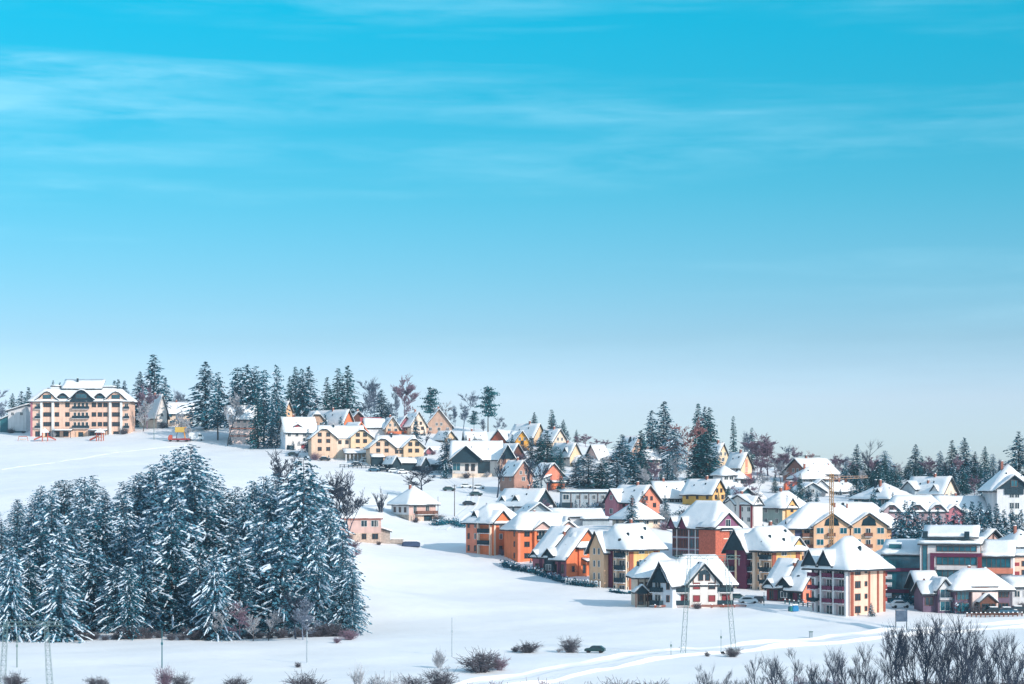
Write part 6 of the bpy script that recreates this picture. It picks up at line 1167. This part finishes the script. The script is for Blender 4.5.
hump('covered_pile', 'dark blue covered wood pile in the snow below the pink villa', 'wood pile', 411, 547, 4.6, 2, 1.4, mat('navy_tarp', (.035, .06, .12), .6, .15)); hump('covered_pile', 'snow heaped pile left of the dark blue one', 'wood pile', 397, 544, 4, 2, 1.2, STONE)
hump('waste_container', 'blue waste container beside the snowy drive', 'container', 795, 612, 1.3, 1.1, 1.25, mat('container_blue', (.02, .20, .42), .5, .08)); hump('waste_container', 'green waste container left of the blue one', 'container', 791, 612, .6, 1.0, 1.15, mat('container_green', (.02, .22, .20), .5, .08)); hump('waste_container', 'teal waste container left of the green one', 'container', 789.3, 612, .35, .9, 1.1, TEAL, False)
hump('box_truck_body', 'orange red truck box parked below the brown gabled house', 'truck', 793, 491, 5.6, 2.4, 3.0, mat('truck_red', (.62, .13, .05), .5, .08)); hump('garden_shed', 'dark shed covered with snow beside the first chimney of the cream house', 'shed', 679, 527, 5, 3, 2.4, TEAL)
r = thing('billboard', 'dark billboard on two legs beside the road below the peach tower', 'billboard', ground(901.5, 631), R(8)); mb = MB(); mb.box(-1.05, -.08, 1.6, 1.05, .08, 3.6); link('panel', mb.mesh('panel', mat('billboard_print', (.035, .06, .10), .5, .6, 1.2, c2=(.10, .14, .2))), r)
for x in (-1.0, 1.0): mb = MB(); mb.box(x - .06, .09, -.5, x + .06, .2, 3.7); link('leg', mb.mesh('leg', DARK), r)
r = thing('junction_box', 'grey utility post standing in the snow below the drive', 'utility box', ground(811, 638), 0); mb = MB(); mb.box(-.28, -.25, -.2, .28, .25, 1.0); link('cabinet', mb.mesh('cabinet', GREY, bevel=.04), r); mb = MB(); mb.box(-.33, -.3, 1.0, .33, .3, 1.12); link('cap', mb.mesh('cap', STEEL), r)
def lattice(mb, a, b, w0, w1, r=.05, n=14):
    a = Vector(a); b = Vector(b); pr = None
    for i in range(n + 1):
        t = i / n; c = a.lerp(b, t); w = (w0 + (w1 - w0) * t) / 2; q = [c + Vector((x * w, y * w, 0)) for x, y in ((-1, -1), (1, -1), (1, 1), (-1, 1))]
        if pr:
            for j in range(4):
                mb.tube(pr[j], q[j], r, r, 4, 0, False); k = (j + 1) % 4
                mb.tube(pr[j] if i % 2 else pr[k], q[k] if i % 2 else q[j], r * .7, r * .7, 3, 0, False); mb.tube(q[j], q[k], r * .6, r * .6, 3, 0, False)
        pr = q
def pylon(label, uL, uR, uLt, uRt, vb, vt, Y=None):
    gL, gR = (ground(uL, vb), ground(uR, vb)) if Y is None else (base_at(uL, Y), base_at(uR, Y)); Y_ = gL.y; zt = CZ + (HZ - vt) * Y_ / F
    xt = [(u - 512) * Y_ / F for u in (uLt, uRt)]; c = (gL + gR) / 2; r = thing('power_pylon', label, 'pylon', c, 0, 'lattice portal pylons')
    for g, x in ((gL, xt[0]), (gR, xt[1])):
        mb = MB(); lattice(mb, Vector((g.x - c.x, 0, g.z - c.z - .3)), Vector((x - c.x, 0, zt - c.z)), .75, .45, .024); link('leg', mb.mesh('leg', STEEL, fix=False), r)
    mb = MB(); ov = 2.2
    for dy in (-.22, .22):
        for dz in (0, -.5): mb.tube((xt[0] - c.x - ov, dy, zt - c.z + dz), (xt[1] - c.x + ov, dy, zt - c.z + dz), .035, .035, 4)
    n = 16; x0, x1 = xt[0] - c.x - ov, xt[1] - c.x + ov
    for i in range(n): mb.tube((x0 + (x1 - x0) * i / n, -.22, zt - c.z - (.5 if i % 2 else 0)), (x0 + (x1 - x0) * (i + 1) / n, -.22, zt - c.z - (0 if i % 2 else .5)), .025, .025, 3)
    link('crossarm', mb.mesh('crossarm', STEEL, fix=False), r)
    for t in (.02, .5, .98):
        x = x0 + (x1 - x0) * t; mb = MB()
        for i in range(5): mb.tube((x, 0, zt - c.z - .55 - i * .2), (x, 0, zt - c.z - .67 - i * .2), .09, .05, 8)
        link('insulator', mb.mesh('insulator', GREEN), r)
pylon('lattice portal pylon standing in the snow in front of the chalet', 684, 733, 690.5, 727, 655, 556); pylon('lattice portal pylon cut by the lower left corner before the wood', 2, 50, 6, 46, 0, 622, 268)
def pole(label, u, vb, vt, r0=.11, m=WOODP, arm=False, cat='utility pole', group=None):
    p = ground(u, vb); ht = (vb - vt) * p.y / F; o = thing('utility_pole', label, cat, p, 0, group); mb = MB(); mb.tube((0, 0, -.4), (0, 0, ht), r0, r0 * .7, 7); link('shaft', mb.mesh('shaft', m), o)
    mb = MB()
    if arm: mb.box(-.7, -.06, ht - .5, .7, .06, ht - .35)
    else: mb.box(-.14, -.12, ht * .62, .14, -.02, ht * .62 + .35)
    link('crossarm' if arm else 'fuse_box', mb.mesh('crossarm', m), o)
pole('pale slim pole alone in the open meadow', 452, 657, 618, .08, GREY); pole('dark pole behind the purplish bush at the wood edge', 162, 668, 631, .09, TEAL); pole('pale pole before the front right firs of the wood', 307, 663, 632, .10, GREY); pole('pole behind the bush at the left lattice leg', 17, 668, 635, .09, STEEL)
pole('dark wooden pole right of the pink villa', 454.5, 517, 485, .14, WOODP, True); pole('wooden pole in the yard below the wide dark gabled house', 473, 493, 474, .13, WOODP, True); pole('thin lamp pole beside the pink villa', 438, 523, 497, .09, WOODP); pole('lamp post at the end of the snowy drive', 764, 606, 592, .08, STEEL); pole('marker pole by the drive below the peach tower', 811, 614, 604, .06, STEEL); pole('flag pole right of the hotel', 154, 440, 413, .14, STEEL)
pole('thin marker pole in the snow before the lattice legs', 671, 656, 642, .04, STEEL); pole('thin marker pole right of the lattice legs', 721, 653, 630, .04, STEEL)
# tower crane between the roofs
p = P(831.5, 572, 512); r = thing('tower_crane', 'orange tower crane with a short jib rising between the snowy roofs', 'crane', Vector((p.x, p.y, gz(p.x, p.y))), 0); zz = CZ + (HZ - 474) * 512 / F - r.location.z
CRF = mat('faded_crane_orange', (.52, .29, .13), .6, .12)
mb = MB(); lattice(mb, (0, 0, -.3), (0, 0, zz), .9, .9, .055, 24); mb.box(-.1, -.1, -.3, .1, .1, zz); link('mast', mb.mesh('mast', CRF), r)
mb = MB(); mb.tube((-1.6, 0, zz - 1.4), (9, 0, zz - .9), .11, .09, 5); mb.tube((-1.6, 0, zz - .6), (9, 0, zz - .5), .09, .07, 5)
for i in range(12): t = i / 12; mb.tube((-1.6 + 10.6 * t, 0, zz - 1.4 + .5 * t), (-1.6 + 10.6 * (t + .04), 0, zz - .6 + .1 * t), .05, .05, 4)
link('jib', mb.mesh('jib', mat('dull_jib_orange', (.46, .30, .22), .6, .1)), r); mb = MB(); mb.box(3.2, -.35, zz - 2.1, 3.8, .35, zz - 1.1); link('hoist', mb.mesh('hoist', BROWNW), r); mb = MB(); mb.tube((0, 0, zz), (-.9, 0, zz + 1.9), .1, .04, 5); link('mast_head', mb.mesh('mast_head', CRF), r)
# fences and low walls
def fence(label, a, b, h, m, n, cap=True, kind='fence'):
    p, q = ground(*a), ground(*b); d = q - p; L = math.hypot(d.x, d.y); o = thing(kind, label, 'fence', p, math.atan2(d.y, d.x)); sl = d.z / L
    mb = MB()
    for z in (.35, .8): mb.prism([(0, -.04, z * h), (L, -.04, z * h + d.z), (L, -.04, z * h + d.z + .14), (0, -.04, z * h + .14)], (0, .08, 0))
    link('rail', mb.mesh('rail', m), o); pm = MB(); pm.box(-.1, -.1, -.5, .1, .1, h); pm = pm.mesh('post', m); cm = MB(); cm.box(-.16, -.16, h, .16, .16, h + .2); cm = cm.mesh('snow_cap', RSNOW, bevel=.06)
    for i in range(n + 1):
        po = link('post', pm, o, (L * i / n, 0, d.z * i / n));
        if cap: link('snow_cap', cm, po)
fence('snow capped terrace fence in front of the villa', (967, 617), (1022, 617), .7, BROWNW, 12); fence('red brown kerb fence along the chalet terrace', (655, 608), (746, 607.5), .5, REDB, 8); fence('low dark fence on the bank beside the drive of the peach tower', (785, 604), (822, 609), .8, TEAL, 8); fence('white garden fence before the orange row house', (566, 585), (600, 588), 1.2, FRW, 12); fence('dark post row below the beige double houses', (340, 468), (392, 470), 1.2, DARK, 12)
